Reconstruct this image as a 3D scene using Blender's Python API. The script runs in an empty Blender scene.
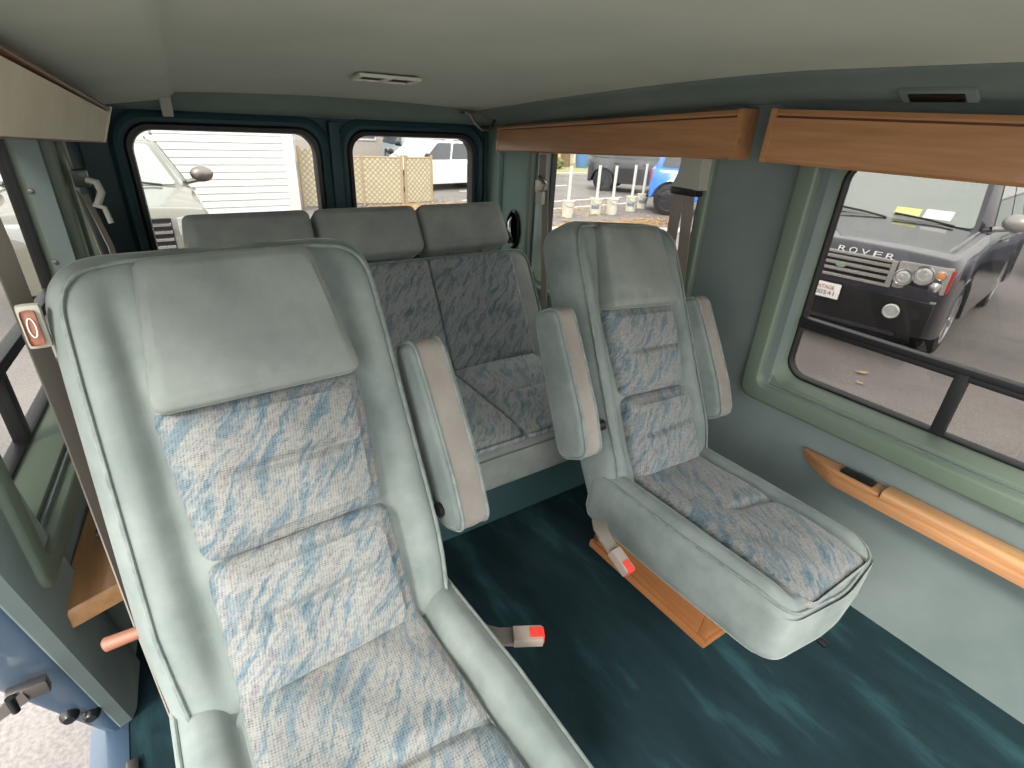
import bpy, bmesh, math, random
from mathutils import Vector, Matrix, noise
random.seed(7)
S = bpy.context.scene
C = S.collection
PI = math.pi

# ------------------------------------------------------------------ camera, sky, sun, exposure
cam_d = bpy.data.cameras.new('camera'); cam = bpy.data.objects.new('camera', cam_d); C.objects.link(cam)
cam_d.sensor_width = 36.0; cam_d.lens = 525/1024*36.0; cam_d.clip_start = 0.02; cam_d.clip_end = 300
R = ((0.82860408, -0.2153406, 0.51676272), (-0.55774562, -0.39720847, 0.72879712), (0.04832292, -0.89210641, -0.44923384))
cam.matrix_world = Matrix(((R[0][0], -R[0][1], -R[0][2], 0), (R[1][0], -R[1][1], -R[1][2], 0), (R[2][0], -R[2][1], -R[2][2], 0), (0, 0, 0, 1)))
S.camera = cam
w = bpy.data.worlds.new('overcast_sky'); S.world = w; w.use_nodes = True
nt = w.node_tree; bg = nt.nodes['Background']
tc = nt.nodes.new('ShaderNodeTexCoord'); sp = nt.nodes.new('ShaderNodeSeparateXYZ'); rp = nt.nodes.new('ShaderNodeValToRGB')
rp.color_ramp.elements[0].position = 0.45; rp.color_ramp.elements[0].color = (0.55, 0.55, 0.53, 1)
rp.color_ramp.elements[1].position = 0.75; rp.color_ramp.elements[1].color = (0.95, 0.97, 0.97, 1)
mr = nt.nodes.new('ShaderNodeMapRange'); mr.inputs[1].default_value = -1; mr.inputs[2].default_value = 1
nt.links.new(tc.outputs['Generated'], sp.inputs[0]); nt.links.new(sp.outputs[2], mr.inputs[0]); nt.links.new(mr.outputs[0], rp.inputs[0])
nt.links.new(rp.outputs[0], bg.inputs[0]); bg.inputs[1].default_value = 4.8
sun_d = bpy.data.lights.new('sun', 'SUN'); sun_d.energy = 4.0; sun_d.angle = math.radians(12); sun_d.color = (1, 0.95, 0.86)
sun = bpy.data.objects.new('sun', sun_d); C.objects.link(sun)
sun.rotation_euler = Vector((0.75, 0.62, -0.85)).to_track_quat('-Z', 'Y').to_euler()
S.view_settings.view_transform = 'Standard'; S.view_settings.look = 'None'; S.view_settings.gamma = 1
S.view_settings.use_curve_mapping = False; S.view_settings.exposure = 0.2
S.cycles.max_bounces = 10; S.cycles.diffuse_bounces = 6; S.cycles.transparent_max_bounces = 12

# ------------------------------------------------------------------ materials
def lin(c): 
    f = lambda v: v/12.92 if v <= .04045 else ((v+.055)/1.055)**2.4
    return tuple(f(v/255) for v in c)+(1,)
def new_mat(name):
    m = bpy.data.materials.new(name); m.use_nodes = True
    return m, m.node_tree, m.node_tree.nodes['Principled BSDF']
def coords(t, scale=(1,1,1), rot=(0,0,0)):
    tc = t.nodes.new('ShaderNodeTexCoord'); mp = t.nodes.new('ShaderNodeMapping')
    mp.inputs['Scale'].default_value = scale; mp.inputs['Rotation'].default_value = rot
    t.links.new(tc.outputs['Object'], mp.inputs[0]); return mp.outputs[0]
def noise_n(t, vec, sc, det=3, rough=.55):
    n = t.nodes.new('ShaderNodeTexNoise'); n.inputs['Scale'].default_value = sc; n.inputs['Detail'].default_value = det; n.inputs['Roughness'].default_value = rough
    if vec is not None: t.links.new(vec, n.inputs['Vector'])
    return n.outputs['Fac']
def ramp(t, fac, stops):
    r = t.nodes.new('ShaderNodeValToRGB'); e = r.color_ramp.elements
    while len(e) < len(stops): e.new(.5)
    for i, (p, c) in enumerate(stops): e[i].position = p; e[i].color = lin(c) if len(c) == 3 else c
    t.links.new(fac, r.inputs[0]); return r.outputs[0]
def bump(t, b, h, strength, dist):
    n = t.nodes.new('ShaderNodeBump'); n.inputs['Strength'].default_value = strength; n.inputs['Distance'].default_value = dist
    t.links.new(h, n.inputs['Height']); t.links.new(n.outputs[0], b.inputs['Normal'])
def plain(name, c, rough=.5, metal=0, **k):
    m, t, b = new_mat(name); b.inputs['Base Color'].default_value = lin(c); b.inputs['Roughness'].default_value = rough; b.inputs['Metallic'].default_value = metal
    for kk, v in k.items(): b.inputs[kk.replace('_', ' ')].default_value = v
    if 'Coat_Weight' in k: b.inputs['Coat Roughness'].default_value = .05
    # a little unevenness so that the surface is never a flat single value
    f = noise_n(t, coords(t), 9, 3); mx = t.nodes.new('ShaderNodeMix'); mx.data_type = 'RGBA'; mx.blend_type = 'MULTIPLY'
    mx.inputs[0].default_value = .10; mx.inputs[6].default_value = lin(c); t.links.new(f, mx.inputs[7]); t.links.new(mx.outputs[2], b.inputs['Base Color'])
    return m
def velour(name, c1, c2, sheen=.5, sc=7, bumpiness=.25):
    m, t, b = new_mat(name); v = coords(t, (1, 1, 1))
    f1 = noise_n(t, v, sc, 4, .6); col = ramp(t, f1, [(.33, c1), (.68, c2)])
    t.links.new(col, b.inputs['Base Color']); b.inputs['Roughness'].default_value = .95
    b.inputs['Specular IOR Level'].default_value = .15
    b.inputs['Sheen Weight'].default_value = sheen; b.inputs['Sheen Roughness'].default_value = .28
    b.inputs['Sheen Tint'].default_value = lin((225, 232, 222))
    f2 = noise_n(t, v, 420, 2); bump(t, b, f2, bumpiness, .0015)
    return m
def patterned(name, dark, blue, mauve, light, contrast=1., weave=.5):
    """woven seat cloth: slanting brush strokes of blue, mauve and pale grey over a coarse weave"""
    m, t, b = new_mat(name)
    tc = t.nodes.new('ShaderNodeTexCoord'); s = t.nodes.new('ShaderNodeSeparateXYZ'); t.links.new(tc.outputs['Object'], s.inputs[0])
    ad = t.nodes.new('ShaderNodeMath'); ad.operation = 'ADD'; t.links.new(s.outputs[1], ad.inputs[0]); t.links.new(s.outputs[2], ad.inputs[1])
    cb = t.nodes.new('ShaderNodeCombineXYZ'); t.links.new(s.outputs[0], cb.inputs[0]); t.links.new(ad.outputs[0], cb.inputs[1])
    mp = t.nodes.new('ShaderNodeMapping'); mp.vector_type = 'TEXTURE'; mp.inputs['Rotation'].default_value = (0, 0, math.radians(60)); mp.inputs['Scale'].default_value = (4.6, 1, 1)
    wob = t.nodes.new('ShaderNodeTexNoise'); wob.inputs['Scale'].default_value = 9; t.links.new(cb.outputs[0], wob.inputs[0])
    vm = t.nodes.new('ShaderNodeVectorMath'); vm.operation = 'MULTIPLY_ADD'; vm.inputs[1].default_value = (.05, .05, 0)
    t.links.new(wob.outputs['Color'], vm.inputs[0]); t.links.new(cb.outputs[0], vm.inputs[2]); t.links.new(vm.outputs[0], mp.inputs[0])
    f = noise_n(t, mp.outputs[0], 46, 5, .72)
    base = ramp(t, f, [(.34, dark), (.42, blue), (.50, light), (.56, light), (.63, mauve), (.72, light)])
    mp2 = t.nodes.new('ShaderNodeMapping'); mp2.inputs['Location'].default_value = (3.1, 1.7, 0); t.links.new(mp.outputs[0], mp2.inputs[0])
    f2 = noise_n(t, mp2.outputs[0], 36, 5, .7); k2 = ramp(t, f2, [(.52, (0, 0, 0)), (.62, (255, 255, 255))])
    mx = t.nodes.new('ShaderNodeMix'); mx.data_type = 'RGBA'; t.links.new(k2, mx.inputs[0]); t.links.new(base, mx.inputs[6]); mx.inputs[7].default_value = lin(blue)
    # weave
    wv = t.nodes.new('ShaderNodeMapping'); wv.inputs['Scale'].default_value = (330, 330, 1); wv.inputs['Rotation'].default_value = (0, 0, .9); t.links.new(cb.outputs[0], wv.inputs[0])
    br = t.nodes.new('ShaderNodeTexChecker'); br.inputs['Scale'].default_value = 1.0; t.links.new(wv.outputs[0], br.inputs[0])
    br.inputs[1].default_value = (1, 1, 1, 1); br.inputs[2].default_value = (1-weave, 1-weave, 1-weave*.9, 1)
    f3 = noise_n(t, cb.outputs[0], 120, 2); k3 = ramp(t, f3, [(.35, (0, 0, 0)), (.65, (255, 255, 255))])
    mw = t.nodes.new('ShaderNodeMix'); mw.data_type = 'RGBA'; mw.blend_type = 'MULTIPLY'; t.links.new(k3, mw.inputs[0]); t.links.new(mx.outputs[2], mw.inputs[6]); t.links.new(br.outputs[0], mw.inputs[7])
    t.links.new(mw.outputs[2], b.inputs['Base Color']); b.inputs['Roughness'].default_value = .95; b.inputs['Specular IOR Level'].default_value = .1
    b.inputs['Sheen Weight'].default_value = .25; b.inputs['Sheen Roughness'].default_value = .4
    bump(t, b, br.outputs[1], .3, .001)
    return m
def wood(name, c1, c2, axis=1, rough=.35):
    m, t, b = new_mat(name); sc = [60, 60, 60]; sc[axis] = 4
    f = noise_n(t, coords(t, tuple(sc)), 1.0, 4, .6); col = ramp(t, f, [(.3, c1), (.7, c2)])
    t.links.new(col, b.inputs['Base Color']); b.inputs['Roughness'].default_value = rough; b.inputs['Coat Weight'].default_value = .15
    bump(t, b, f, .08, .001); return m
def glass_mat(name, tint=(1, 1, 1, 1), rough=.0, refl=.08):
    m = bpy.data.materials.new(name); m.use_nodes = True; t = m.node_tree; t.nodes.clear()
    o = t.nodes.new('ShaderNodeOutputMaterial'); mx = t.nodes.new('ShaderNodeMixShader'); tr = t.nodes.new('ShaderNodeBsdfTransparent'); gl = t.nodes.new('ShaderNodeBsdfGlossy')
    tr.inputs[0].default_value = tint; gl.inputs['Roughness'].default_value = rough; mx.inputs[0].default_value = refl
    t.links.new(tr.outputs[0], mx.inputs[1]); t.links.new(gl.outputs[0], mx.inputs[2]); t.links.new(mx.outputs[0], o.inputs[0]); return m

M = {}
M['velour'] = velour('seat_velour', (103, 112, 109), (130, 137, 133), .5)
M['velour_head'] = velour('headrest_velour', (106, 112, 108), (129, 134, 129), .4)
M['velour_bench'] = velour('bench_velour', (116, 120, 116), (136, 139, 134), .4)
M['velour_taupe'] = velour('taupe_velour', (122, 116, 110), (142, 136, 129), .3)
M['piping'] = velour('piping_cord', (104, 112, 109), (128, 135, 131), .4, 40)
M['cloth'] = patterned('patterned_cloth', (78, 96, 106), (99, 113, 119), (116, 112, 115), (133, 133, 128), weave=.46)
M['cloth_bench'] = patterned('bench_cloth', (84, 96, 103), (98, 109, 114), (115, 116, 118), (130, 133, 130), weave=.25)
M['cloth_bench_lit'] = patterned('bench_cloth_lit', (86, 104, 114), (108, 122, 128), (126, 123, 125), (146, 147, 143), weave=.25)  # bench cloth again, light falling on the seat nap put into its colours
M['wall'] = velour('wall_fabric', (98, 109, 107), (113, 123, 120), .25, 3)
M['wall_dark'] = plain('dark_teal_panel', (46, 72, 74), .6)
M['trim_green'] = plain('green_trim', (98, 112, 97), .5)
M['trim_teal'] = plain('pale_teal_trim', (124, 148, 140), .7)
M['trim_light'] = plain('pale_green_trim', (140, 160, 140), .5)
M['headliner'] = velour('headliner', (176, 182, 168), (188, 193, 178), .15, 2.5, .15)
M['cove'] = velour('cove_fabric', (102, 116, 110), (116, 128, 121), .2, 4)
M['teal_paint'] = plain('teal_paint', (30, 62, 68), .6, 0)
M['blue_paint'] = plain('blue_jamb_paint', (58, 76, 94), .4, 0, Coat_Weight=.4)
M['rubber'] = plain('black_rubber', (16, 17, 18), .5)
M['black'] = plain('black_plastic', (20, 20, 22), .3)
M['chrome'] = plain('chrome', (215, 215, 215), .18, 1)
M['steel'] = plain('dark_steel', (135, 128, 122), .35, 1)
M['wood'] = wood('orange_oak', (154, 108, 70), (178, 130, 88), 1)
M['wood_light'] = wood('light_oak', (154, 112, 74), (178, 136, 94), 1)
M['wood_skirt'] = wood('skirt_oak', (132, 84, 48), (156, 104, 62), 1)
M['wood_dark'] = wood('dark_oak_edge', (92, 52, 28), (116, 68, 38), 1)
M['cream'] = velour('cream_suede', (214, 204, 180), (228, 219, 194), .1, 5, .1)
M['belt'] = plain('taupe_webbing', (128, 120, 110), .8)
M['shroud'] = plain('grey_plastic_guide', (160, 160, 148), .5)
M['red'] = plain('red_button', (225, 62, 52), .4)
M['buckle'] = plain('taupe_plastic', (150, 138, 128), .45)
M['copper'] = plain('copper_knob', (150, 98, 78), .4, .1)
M['white_plastic'] = plain('white_plastic', (205, 205, 190), .45)
M['glass'] = glass_mat('window_glass', (.72, .72, .71, 1), 0, .03)
M['tinted'] = glass_mat('tinted_window_glass', (.52, .51, .50, 1), 0, .03)
# carpet
m, t, b = new_mat('teal_carpet'); v = coords(t, (1, 1, 1), (0, 0, .6)); f = noise_n(t, coords(t, (6, 1.6, 1), (0, 0, .75)), 1.6, 4, .6)
t.links.new(ramp(t, f, [(.32, (18, 29, 32)), (.55, (26, 40, 44)), (.74, (42, 70, 75))]), b.inputs['Base Color']); b.inputs['Roughness'].default_value = 1
b.inputs['Specular IOR Level'].default_value = .05; b.inputs['Sheen Weight'].default_value = .25; b.inputs['Sheen Tint'].default_value = lin((90, 140, 145)); bump(t, b, noise_n(t, v, 500, 2), .5, .003); M['carpet'] = m
# asphalt
m, t, b = new_mat('asphalt'); v = coords(t); f = noise_n(t, v, .6, 5, .65); f2 = noise_n(t, v, 60, 2)
c1 = ramp(t, f, [(.3, (112, 106, 104)), (.7, (140, 133, 128))]); c2 = ramp(t, f2, [(.3, (205, 205, 205)), (.7, (255, 255, 255))])
mx = t.nodes.new('ShaderNodeMix'); mx.data_type = 'RGBA'; mx.blend_type = 'MULTIPLY'; mx.inputs[0].default_value = 1; t.links.new(c1, mx.inputs[6]); t.links.new(c2, mx.inputs[7])
t.links.new(mx.outputs[2], b.inputs['Base Color']); b.inputs['Roughness'].default_value = .85; bump(t, b, f2, .3, .01); M['asphalt'] = m
M['concrete'] = plain('pale_concrete', (176, 168, 160), .9)
M['grass'] = plain('dry_grass', (150, 150, 98), 1)
M['leaf'] = plain('dry_leaves', (166, 132, 92), .9)
M['leaf2'] = plain('tan_leaves', (182, 152, 110), .9)
M['paint_white'] = plain('road_paint', (205, 202, 198), .8)
M['siding'] = plain('white_siding', (226, 226, 222), .6)
M['siding_line'] = plain('siding_gap', (160, 160, 158), .8)
M['beige'] = plain('beige_wall', (214, 190, 132), .8)
M['white_wall'] = plain('white_wall', (225, 224, 218), .8)
M['win_dark'] = plain('dark_pane', (96, 104, 116), .15)
M['shutter'] = plain('grey_shutter', (120, 124, 134), .6)
M['rust'] = plain('tan_post', (170, 152, 122), .8)
M['bluebin'] = plain('blue_plastic', (78, 120, 168), .5)
M['hedge'] = plain('hedge_green', (116, 118, 76), 1)
M['bark'] = plain('bark', (120, 100, 84), 1)
# woven fence infill
m, t, b = new_mat('fence_infill'); v = coords(t, (1, 1, 1), (0, PI/4, 0)); ck = t.nodes.new('ShaderNodeTexBrick'); ck.inputs['Scale'].default_value = 1
ck.inputs['Brick Width'].default_value = .09; ck.inputs['Row Height'].default_value = .09; ck.inputs['Mortar Size'].default_value = .012; ck.offset = 0
vs = t.nodes.new('ShaderNodeSeparateXYZ'); cbn = t.nodes.new('ShaderNodeCombineXYZ'); t.links.new(v, vs.inputs[0]); t.links.new(vs.outputs[0], cbn.inputs[0]); t.links.new(vs.outputs[2], cbn.inputs[1]); t.links.new(cbn.outputs[0], ck.inputs['Vector'])
ck.inputs['Color1'].default_value = lin((186, 176, 150)); ck.inputs['Color2'].default_value = lin((196, 186, 160)); ck.inputs['Mortar'].default_value = lin((150, 140, 118))
t.links.new(ck.outputs[0], b.inputs['Base Color']); b.inputs['Roughness'].default_value = .9; M['infill'] = m
def car_paint(name, c): return plain(name, c, .25, 0, Coat_Weight=1.)
M['tyre'] = plain('tyre_rubber', (28, 28, 30), .8)
M['rim'] = plain('wheel_alloy', (170, 170, 172), .3, .8)
M['rim_dark'] = plain('dark_alloy', (60, 60, 64), .4, .5)
M['car_glass'] = plain('car_glass', (150, 158, 152), .05, 0, Coat_Weight=1.)  # windscreens: pale base colour stands in for the reflected sky
M['car_glass_dark'] = plain('car_glass_dark', (40, 44, 48), .05, 0, Coat_Weight=1.)
M['lamp_glass'] = plain('lamp_glass', (200, 202, 200), .1, .4, Coat_Weight=1.)
M['amber'] = plain('amber_lens', (226, 150, 80), .2); M['red_lens'] = plain('red_lens', (170, 50, 50), .2)
M['silver'] = plain('silver_plastic', (176, 174, 170), .35, .5)
M['paper'] = plain('paper', (240, 240, 236), .7); M['paper_yellow'] = plain('yellow_card', (226, 228, 150), .7)

# ------------------------------------------------------------------ mesh helpers
def link_mesh(name, bm, mat, parent=None, smooth=True, kind=None):
    bmesh.ops.recalc_face_normals(bm, faces=bm.faces)
    me = bpy.data.meshes.new(name); bm.to_mesh(me); bm.free()
    if smooth:
        for p in me.polygons: p.use_smooth = True
        try: me.set_sharp_from_angle(angle=math.radians(42))
        except Exception: pass
    for mm in (mat if isinstance(mat, (list, tuple)) else [mat]): me.materials.append(mm)
    o = bpy.data.objects.new(name, me); C.objects.link(o)
    if parent is not None: o.parent = parent
    if kind: o['kind'] = kind
    return o
def thing(name, label, cat, loc=(0, 0, 0), rz=0, group=None):
    o = bpy.data.objects.new(name, None); C.objects.link(o); o.empty_display_size = .1
    o.location = loc; o.rotation_euler = (0, 0, rz); o['label'] = label; o['category'] = cat
    if group: o['group'] = group
    return o
def tag(o, label, cat, group=None):
    o['label'] = label; o['category'] = cat
    if group: o['group'] = group
    return o
def struct(name, bm, mat, smooth=True, parent=None): return link_mesh(name, bm, mat, parent, smooth, None if parent else 'structure')
ident = lambda a, b, c: Vector((a, b, c))
def box(bm, x0, x1, y0, y1, z0, z1, T=ident, bev=0, seg=2):
    b2 = bmesh.new(); vs = [b2.verts.new((x, y, z)) for x in (x0, x1) for y in (y0, y1) for z in (z0, z1)]
    for q in ((0, 1, 3, 2), (4, 6, 7, 5), (0, 4, 5, 1), (2, 3, 7, 6), (0, 2, 6, 4), (1, 5, 7, 3)): b2.faces.new([vs[i] for i in q])
    bmesh.ops.recalc_face_normals(b2, faces=b2.faces)
    if bev: bmesh.ops.bevel(b2, geom=b2.edges[:], offset=bev, segments=seg, profile=.7, affect='EDGES')
    mp = {}
    for v in b2.verts: mp[v] = bm.verts.new(T(*v.co))
    for f in b2.faces: bm.faces.new([mp[v] for v in f.verts])
    b2.free()
def B(): return bmesh.new()
def rings(bm, rr, close=True, cap0=False, cap1=False):
    V = [[bm.verts.new(p) for p in r] for r in rr]; n = len(V[0])
    for a, b in zip(V, V[1:]):
        for i in range(n if close else n-1): bm.faces.new((a[i], a[(i+1) % n], b[(i+1) % n], b[i]))
    if cap0: bm.faces.new(V[0][::-1])
    if cap1: bm.faces.new(V[-1])
    return V
def tube(bm, pts, r, n=8, cap=True):
    pts = [Vector(p) for p in pts]; rr = []; u = None
    for i, p in enumerate(pts):
        d = (pts[min(i+1, len(pts)-1)]-pts[max(i-1, 0)]).normalized()
        if u is None: u = d.orthogonal().normalized()
        u = (u-d*u.dot(d)).normalized(); v = d.cross(u); q = r[i] if isinstance(r, (list, tuple)) else r
        rr.append([p+(u*math.cos(2*PI*k/n)+v*math.sin(2*PI*k/n))*q for k in range(n)])
    rings(bm, rr, True, cap, cap)
def strap(bm, pts, wdir, wid, th=.0025):
    """flat webbing along pts, width direction wdir"""
    pts = [Vector(p) for p in pts]; rr = []
    for i, p in enumerate(pts):
        d = (pts[min(i+1, len(pts)-1)]-pts[max(i-1, 0)]).normalized(); w_ = Vector(wdir); w_ = (w_-d*w_.dot(d)).normalized(); nn = d.cross(w_)
        rr.append([p+w_*wid/2+nn*th/2, p-w_*wid/2+nn*th/2, p-w_*wid/2-nn*th/2, p+w_*wid/2-nn*th/2])
    rings(bm, rr, True, True, True)
def rpoly(pts, rad, N=120):
    """rounded polygon, evenly resampled"""
    out = []; n = len(pts)
    for i in range(n):
        p = Vector(pts[i]); a = Vector(pts[i-1]); b = Vector(pts[(i+1) % n]); r = rad[i] if isinstance(rad, (list, tuple)) else rad
        u = (a-p).normalized(); v = (b-p).normalized(); ang = u.angle(v); t = min(r/math.tan(ang/2), (a-p).length*.49, (b-p).length*.49)
        p0 = p+u*t; p1 = p+v*t
        for k in range(9):
            s = k/8; out.append(p0*(1-s)**2+p*2*s*(1-s)+p1*s*s)
    L = [0]
    for i in range(len(out)): L.append(L[-1]+(out[(i+1) % len(out)]-out[i]).length)
    res = []; j = 0
    for k in range(N):
        d = L[-1]*k/N
        while L[j+1] < d: j += 1
        f = (d-L[j])/max(1e-9, L[j+1]-L[j]); res.append(out[j].lerp(out[(j+1) % len(out)], f))
    return res
def pad(bm, ol, P, d0, d1, r, crown=0, nr=16, dfun=None, rb=None, power=2):
    """upholstered pad: outline ol in (a,b), from depth d0 to d1, rounded edges r, crowned front"""
    a0 = min(p.x for p in ol); a1 = max(p.x for p in ol); b0 = min(p.y for p in ol); b1 = max(p.y for p in ol)
    ca, cb, wa, wb = (a0+a1)/2, (b0+b1)/2, (a1-a0)/2, (b1-b0)/2; rb = r*.5 if rb is None else rb
    def ring(ins, d, t=0):
        o = []
        for p in ol:
            a = ca+(p.x-ca)*(1-ins/wa)*(1-t); b = cb+(p.y-cb)*(1-ins/wb)*(1-t)
            dd = d
            if d is None:
                ua = abs(a-ca)/wa; ub = abs(b-cb)/wb
                dd = d1+crown*(1-ua**power)*(1-ub**power)
            if dfun and (d is None or d > d1-r*.6): dd += dfun(a, b)
            o.append(P(a, b, dd))
        return o
    rr = [ring(rb, d0)]
    for k in range(1, 4): q = k/3*PI/2; rr.append(ring(rb*(1-math.sin(q)), d0+rb*(1-math.cos(q))))
    for k in range(0, 6): q = k/6*PI/2; rr.append(ring(r*(1-math.cos(q)), d1-r+r*math.sin(q)))
    for k in range(0, nr): rr.append(ring(r, None, k/nr))
    V = rings(bm, rr, True, True, False)
    c = bm.verts.new(P(ca, cb, d1+crown+(dfun(ca, cb) if dfun else 0)))
    n = len(ol)
    for i in range(n): bm.faces.new((V[-1][i], V[-1][(i+1) % n], c))
def lathe(bm, prof, n=24, T=ident, sx=1, sy=1):
    rr = [[T(r*math.cos(2*PI*k/n)*sx, r*math.sin(2*PI*k/n)*sy, z) for k in range(n)] for r, z in prof]
    rings(bm, rr, True, True, True)
def loop_tube(bm, pts, r, n=6):
    pts = [Vector(p) for p in pts]; N = len(pts); rr = []
    u = None
    for i in range(N):
        d = (pts[(i+1) % N]-pts[i-1]).normalized()
        if u is None: u = d.orthogonal().normalized()
        u = (u-d*u.dot(d)).normalized(); v = d.cross(u); rr.append([pts[i]+(u*math.cos(2*PI*k/n)+v*math.sin(2*PI*k/n))*r for k in range(n)])
    V = [[bm.verts.new(p) for p in r_] for r_ in rr]
    # close with best matching offset
    off = min(range(n), key=lambda s: (V[-1][0].co-V[0][s].co).length)
    for i in range(N-1):
        for k in range(n): bm.faces.new((V[i][k], V[i][(k+1) % n], V[i+1][(k+1) % n], V[i+1][k]))
    for k in range(n): bm.faces.new((V[-1][k], V[-1][(k+1) % n], V[0][(k+1+off) % n], V[0][(k+off) % n]))
def text(name, s, size, mat, parent, loc, rot, ext=.002, sp=1., width=None):
    cu = bpy.data.curves.new(name, 'FONT'); cu.body = s; cu.size = size; cu.extrude = ext; cu.align_x = 'CENTER'; cu.align_y = 'CENTER'; cu.space_character = sp
    o = bpy.data.objects.new(name, cu); C.objects.link(o); bpy.context.view_layer.update()
    me = bpy.data.meshes.new_from_object(o.evaluated_get(bpy.context.evaluated_depsgraph_get())); bpy.data.objects.remove(o)
    if width:
        xs = [v.co.x for v in me.vertices]; k = width/(max(xs)-min(xs))
        for v in me.vertices: v.co.x *= k
    me.materials.clear(); me.materials.append(mat)
    o = bpy.data.objects.new(name, me); C.objects.link(o); o.parent = parent; o.location = loc; o.rotation_euler = rot; return o
def rrect(hy, hz, r, n=8):
    o = []
    for cx, cy, a0 in ((hy-r, hz-r, 0), (-hy+r, hz-r, 90), (-hy+r, -hz+r, 180), (hy-r, -hz+r, 270)):
        for k in range(n+1): a = math.radians(a0+90*k/n); o.append((cx+r*math.cos(a), cy+r*math.sin(a)))
    return o
def frame_rings(bm, T, yc, zc, hy, hz, prof):
    """prof: list of (offset outward from hy/hz, depth o, radius)"""
    rr = [[T(o, yc+a, zc+b) for a, b in rrect(hy+off, hz+off, r)] for off, o, r in prof]; rings(bm, rr, True)
def pane(bm, T, o, yc, zc, hy, hz, r, th=.004):
    a = [T(o, yc+p, zc+q) for p, q in rrect(hy, hz, r)]; b = [T(o+th, yc+p, zc+q) for p, q in rrect(hy, hz, r)]
    rings(bm, [a, b], True, True, True)

# ------------------------------------------------------------------ van shell
FZ = -1.2
TR = lambda o, y, z: Vector((1.45+o, y, z))
_a = math.atan(.1); _c, _s = math.cos(_a), math.sin(_a)
def TL(o, y, z):      # left wall leans in a little towards the rear; o = outwards
    return Vector((-.266-o*_c+(y-.9)*_s, .9+o*_s+(y-.9)*_c, z))
TB = lambda o, x, z: Vector((x, 2.3+o, z))
def wall_cells(T, ys, zs, holes, th=.05):
    bm = B()
    for y0, y1 in zip(ys, ys[1:]):
        for z0, z1 in zip(zs, zs[1:]):
            if any(y0 >= h[0]-1e-6 and y1 <= h[1]+1e-6 and z0 >= h[2]-1e-6 and z1 <= h[3]+1e-6 for h in holes): continue
            box(bm, 0, th, y0, y1, z0, z1, T)
    bmesh.ops.remove_doubles(bm, verts=bm.verts[:], dist=1e-5)
    return bm
bm = B(); box(bm, -.30, 1.5, -.40, 2.35, FZ-.05, FZ, bev=.0); struct('floor', bm, M['carpet'], False)
struct('wall_right', wall_cells(TR, [-.38, -.28, .72, 1.10, 1.94, 2.36], [FZ, -.67, -.02, .2], [(-.28, .72, -.67, -.02), (1.10, 1.94, -.67, -.02)]), M['wall'], False)
struct('wall_left', wall_cells(TL, [.90, .98, 1.05, 1.84, 2.42], [FZ, -.9, -.66, -.04, .2], [(.98, 1.84, -.66, -.04), (.90, .98, FZ, -.66), (.98, 1.05, FZ, -.9)]), M['wall'], False)
# rear end: body panel around the doors, two doors
rear = wall_cells(TB, [-.22, -.03, .692, .70, 1.40, 1.53], [FZ, -.02, .2], [(-.03, .692, FZ, -.02), (.70, 1.40, FZ, -.02)])
struct('wall_rear', rear, M['wall_dark'], False)
def rear_door(name, x0, x1, wx0, wx1, hinge):
    wc, hw, zc, hh = (wx0+wx1)/2, (wx1-wx0)/2, -.33, .25
    bm = wall_cells(lambda o, x, z: TB(o+.005, x, z), [x0, wx0-.0, wx1+.0, x1], [FZ+.01, zc-hh, zc+hh, -.03], [(wx0, wx1, zc-hh, zc+hh)], .04)
    d = struct(name, bm, M['teal_paint'], False)
    bm = B(); frame_rings(bm, TB, wc, zc, hw, hh, [(.055, .006, .11), (.055, -.012, .11), (.042, -.022, .10), (.03, -.012, .09), (.018, -.014, .085), (.012, .0, .08)])
    link_mesh('window_surround', bm, M['teal_paint'], d)
    bm = B(); frame_rings(bm, TB, wc, zc, hw, hh, [(.016, -.004, .08), (.008, -.014, .075), (-.006, -.012, .07), (-.010, .004, .068), (-.010, .03, .068), (.01, .03, .08)])
    link_mesh('gasket', bm, M['rubber'], d)
    bm = B(); pane(bm, TB, .012, wc, zc, hw+.002, hh+.002, .075); link_mesh('pane', bm, M['glass'], d)
    bm = B(); box(bm, -.004, .004, wc-.02, wc+.025, -.052, -.040, lambda o, x, z: TB(o, x+.08, z), .002); link_mesh('badge_plate', bm, M['steel'], d)
    return d
rear_door('door_1', -.03, .690, .018, .628, 0)
rear_door('door_2', .702, 1.40, .762, 1.335, 1)
bm = B(); box(bm, -.035, -.004, .675, .715, FZ, -.04, TB, .008); struct('trim_1', bm, M['teal_paint'])
# rear header band
bm = B(); rings(bm, [[Vector((x, 2.215, .03)), Vector((x, 2.222, -.005)), Vector((x, 2.24, -.022)), Vector((x, 2.30, -.03)), Vector((x, 2.30, .06)), Vector((x, 2.215, .06))] for x in (-.2, 1.45)], True, True, True)
struct('trim_2', bm, M['cove'], True)
# dark corner panels at the rear
bm = B(); box(bm, -.03, .02, 2.0, 2.42, -.03, .2, TL, .004); struct('trim_11', bm, M['wall_dark'])
bm = B(); box(bm, -.012, 0, 2.06, 2.42, FZ, .0, TL, .004); struct('trim_3', bm, M['wall_dark'])
bm = B(); box(bm, -.02, 0, 1.99, 2.06, FZ, .0, TL, .008); struct('trim_4', bm, M['trim_light'])
bm = B(); box(bm, -.03, 0, 2.20, 2.30, FZ, .0, TR, .01); box(bm, -.008, 0, 1.995, 2.21, FZ, .0, TR, .003); struct('trim_5', bm, M['trim_teal'])

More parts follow.
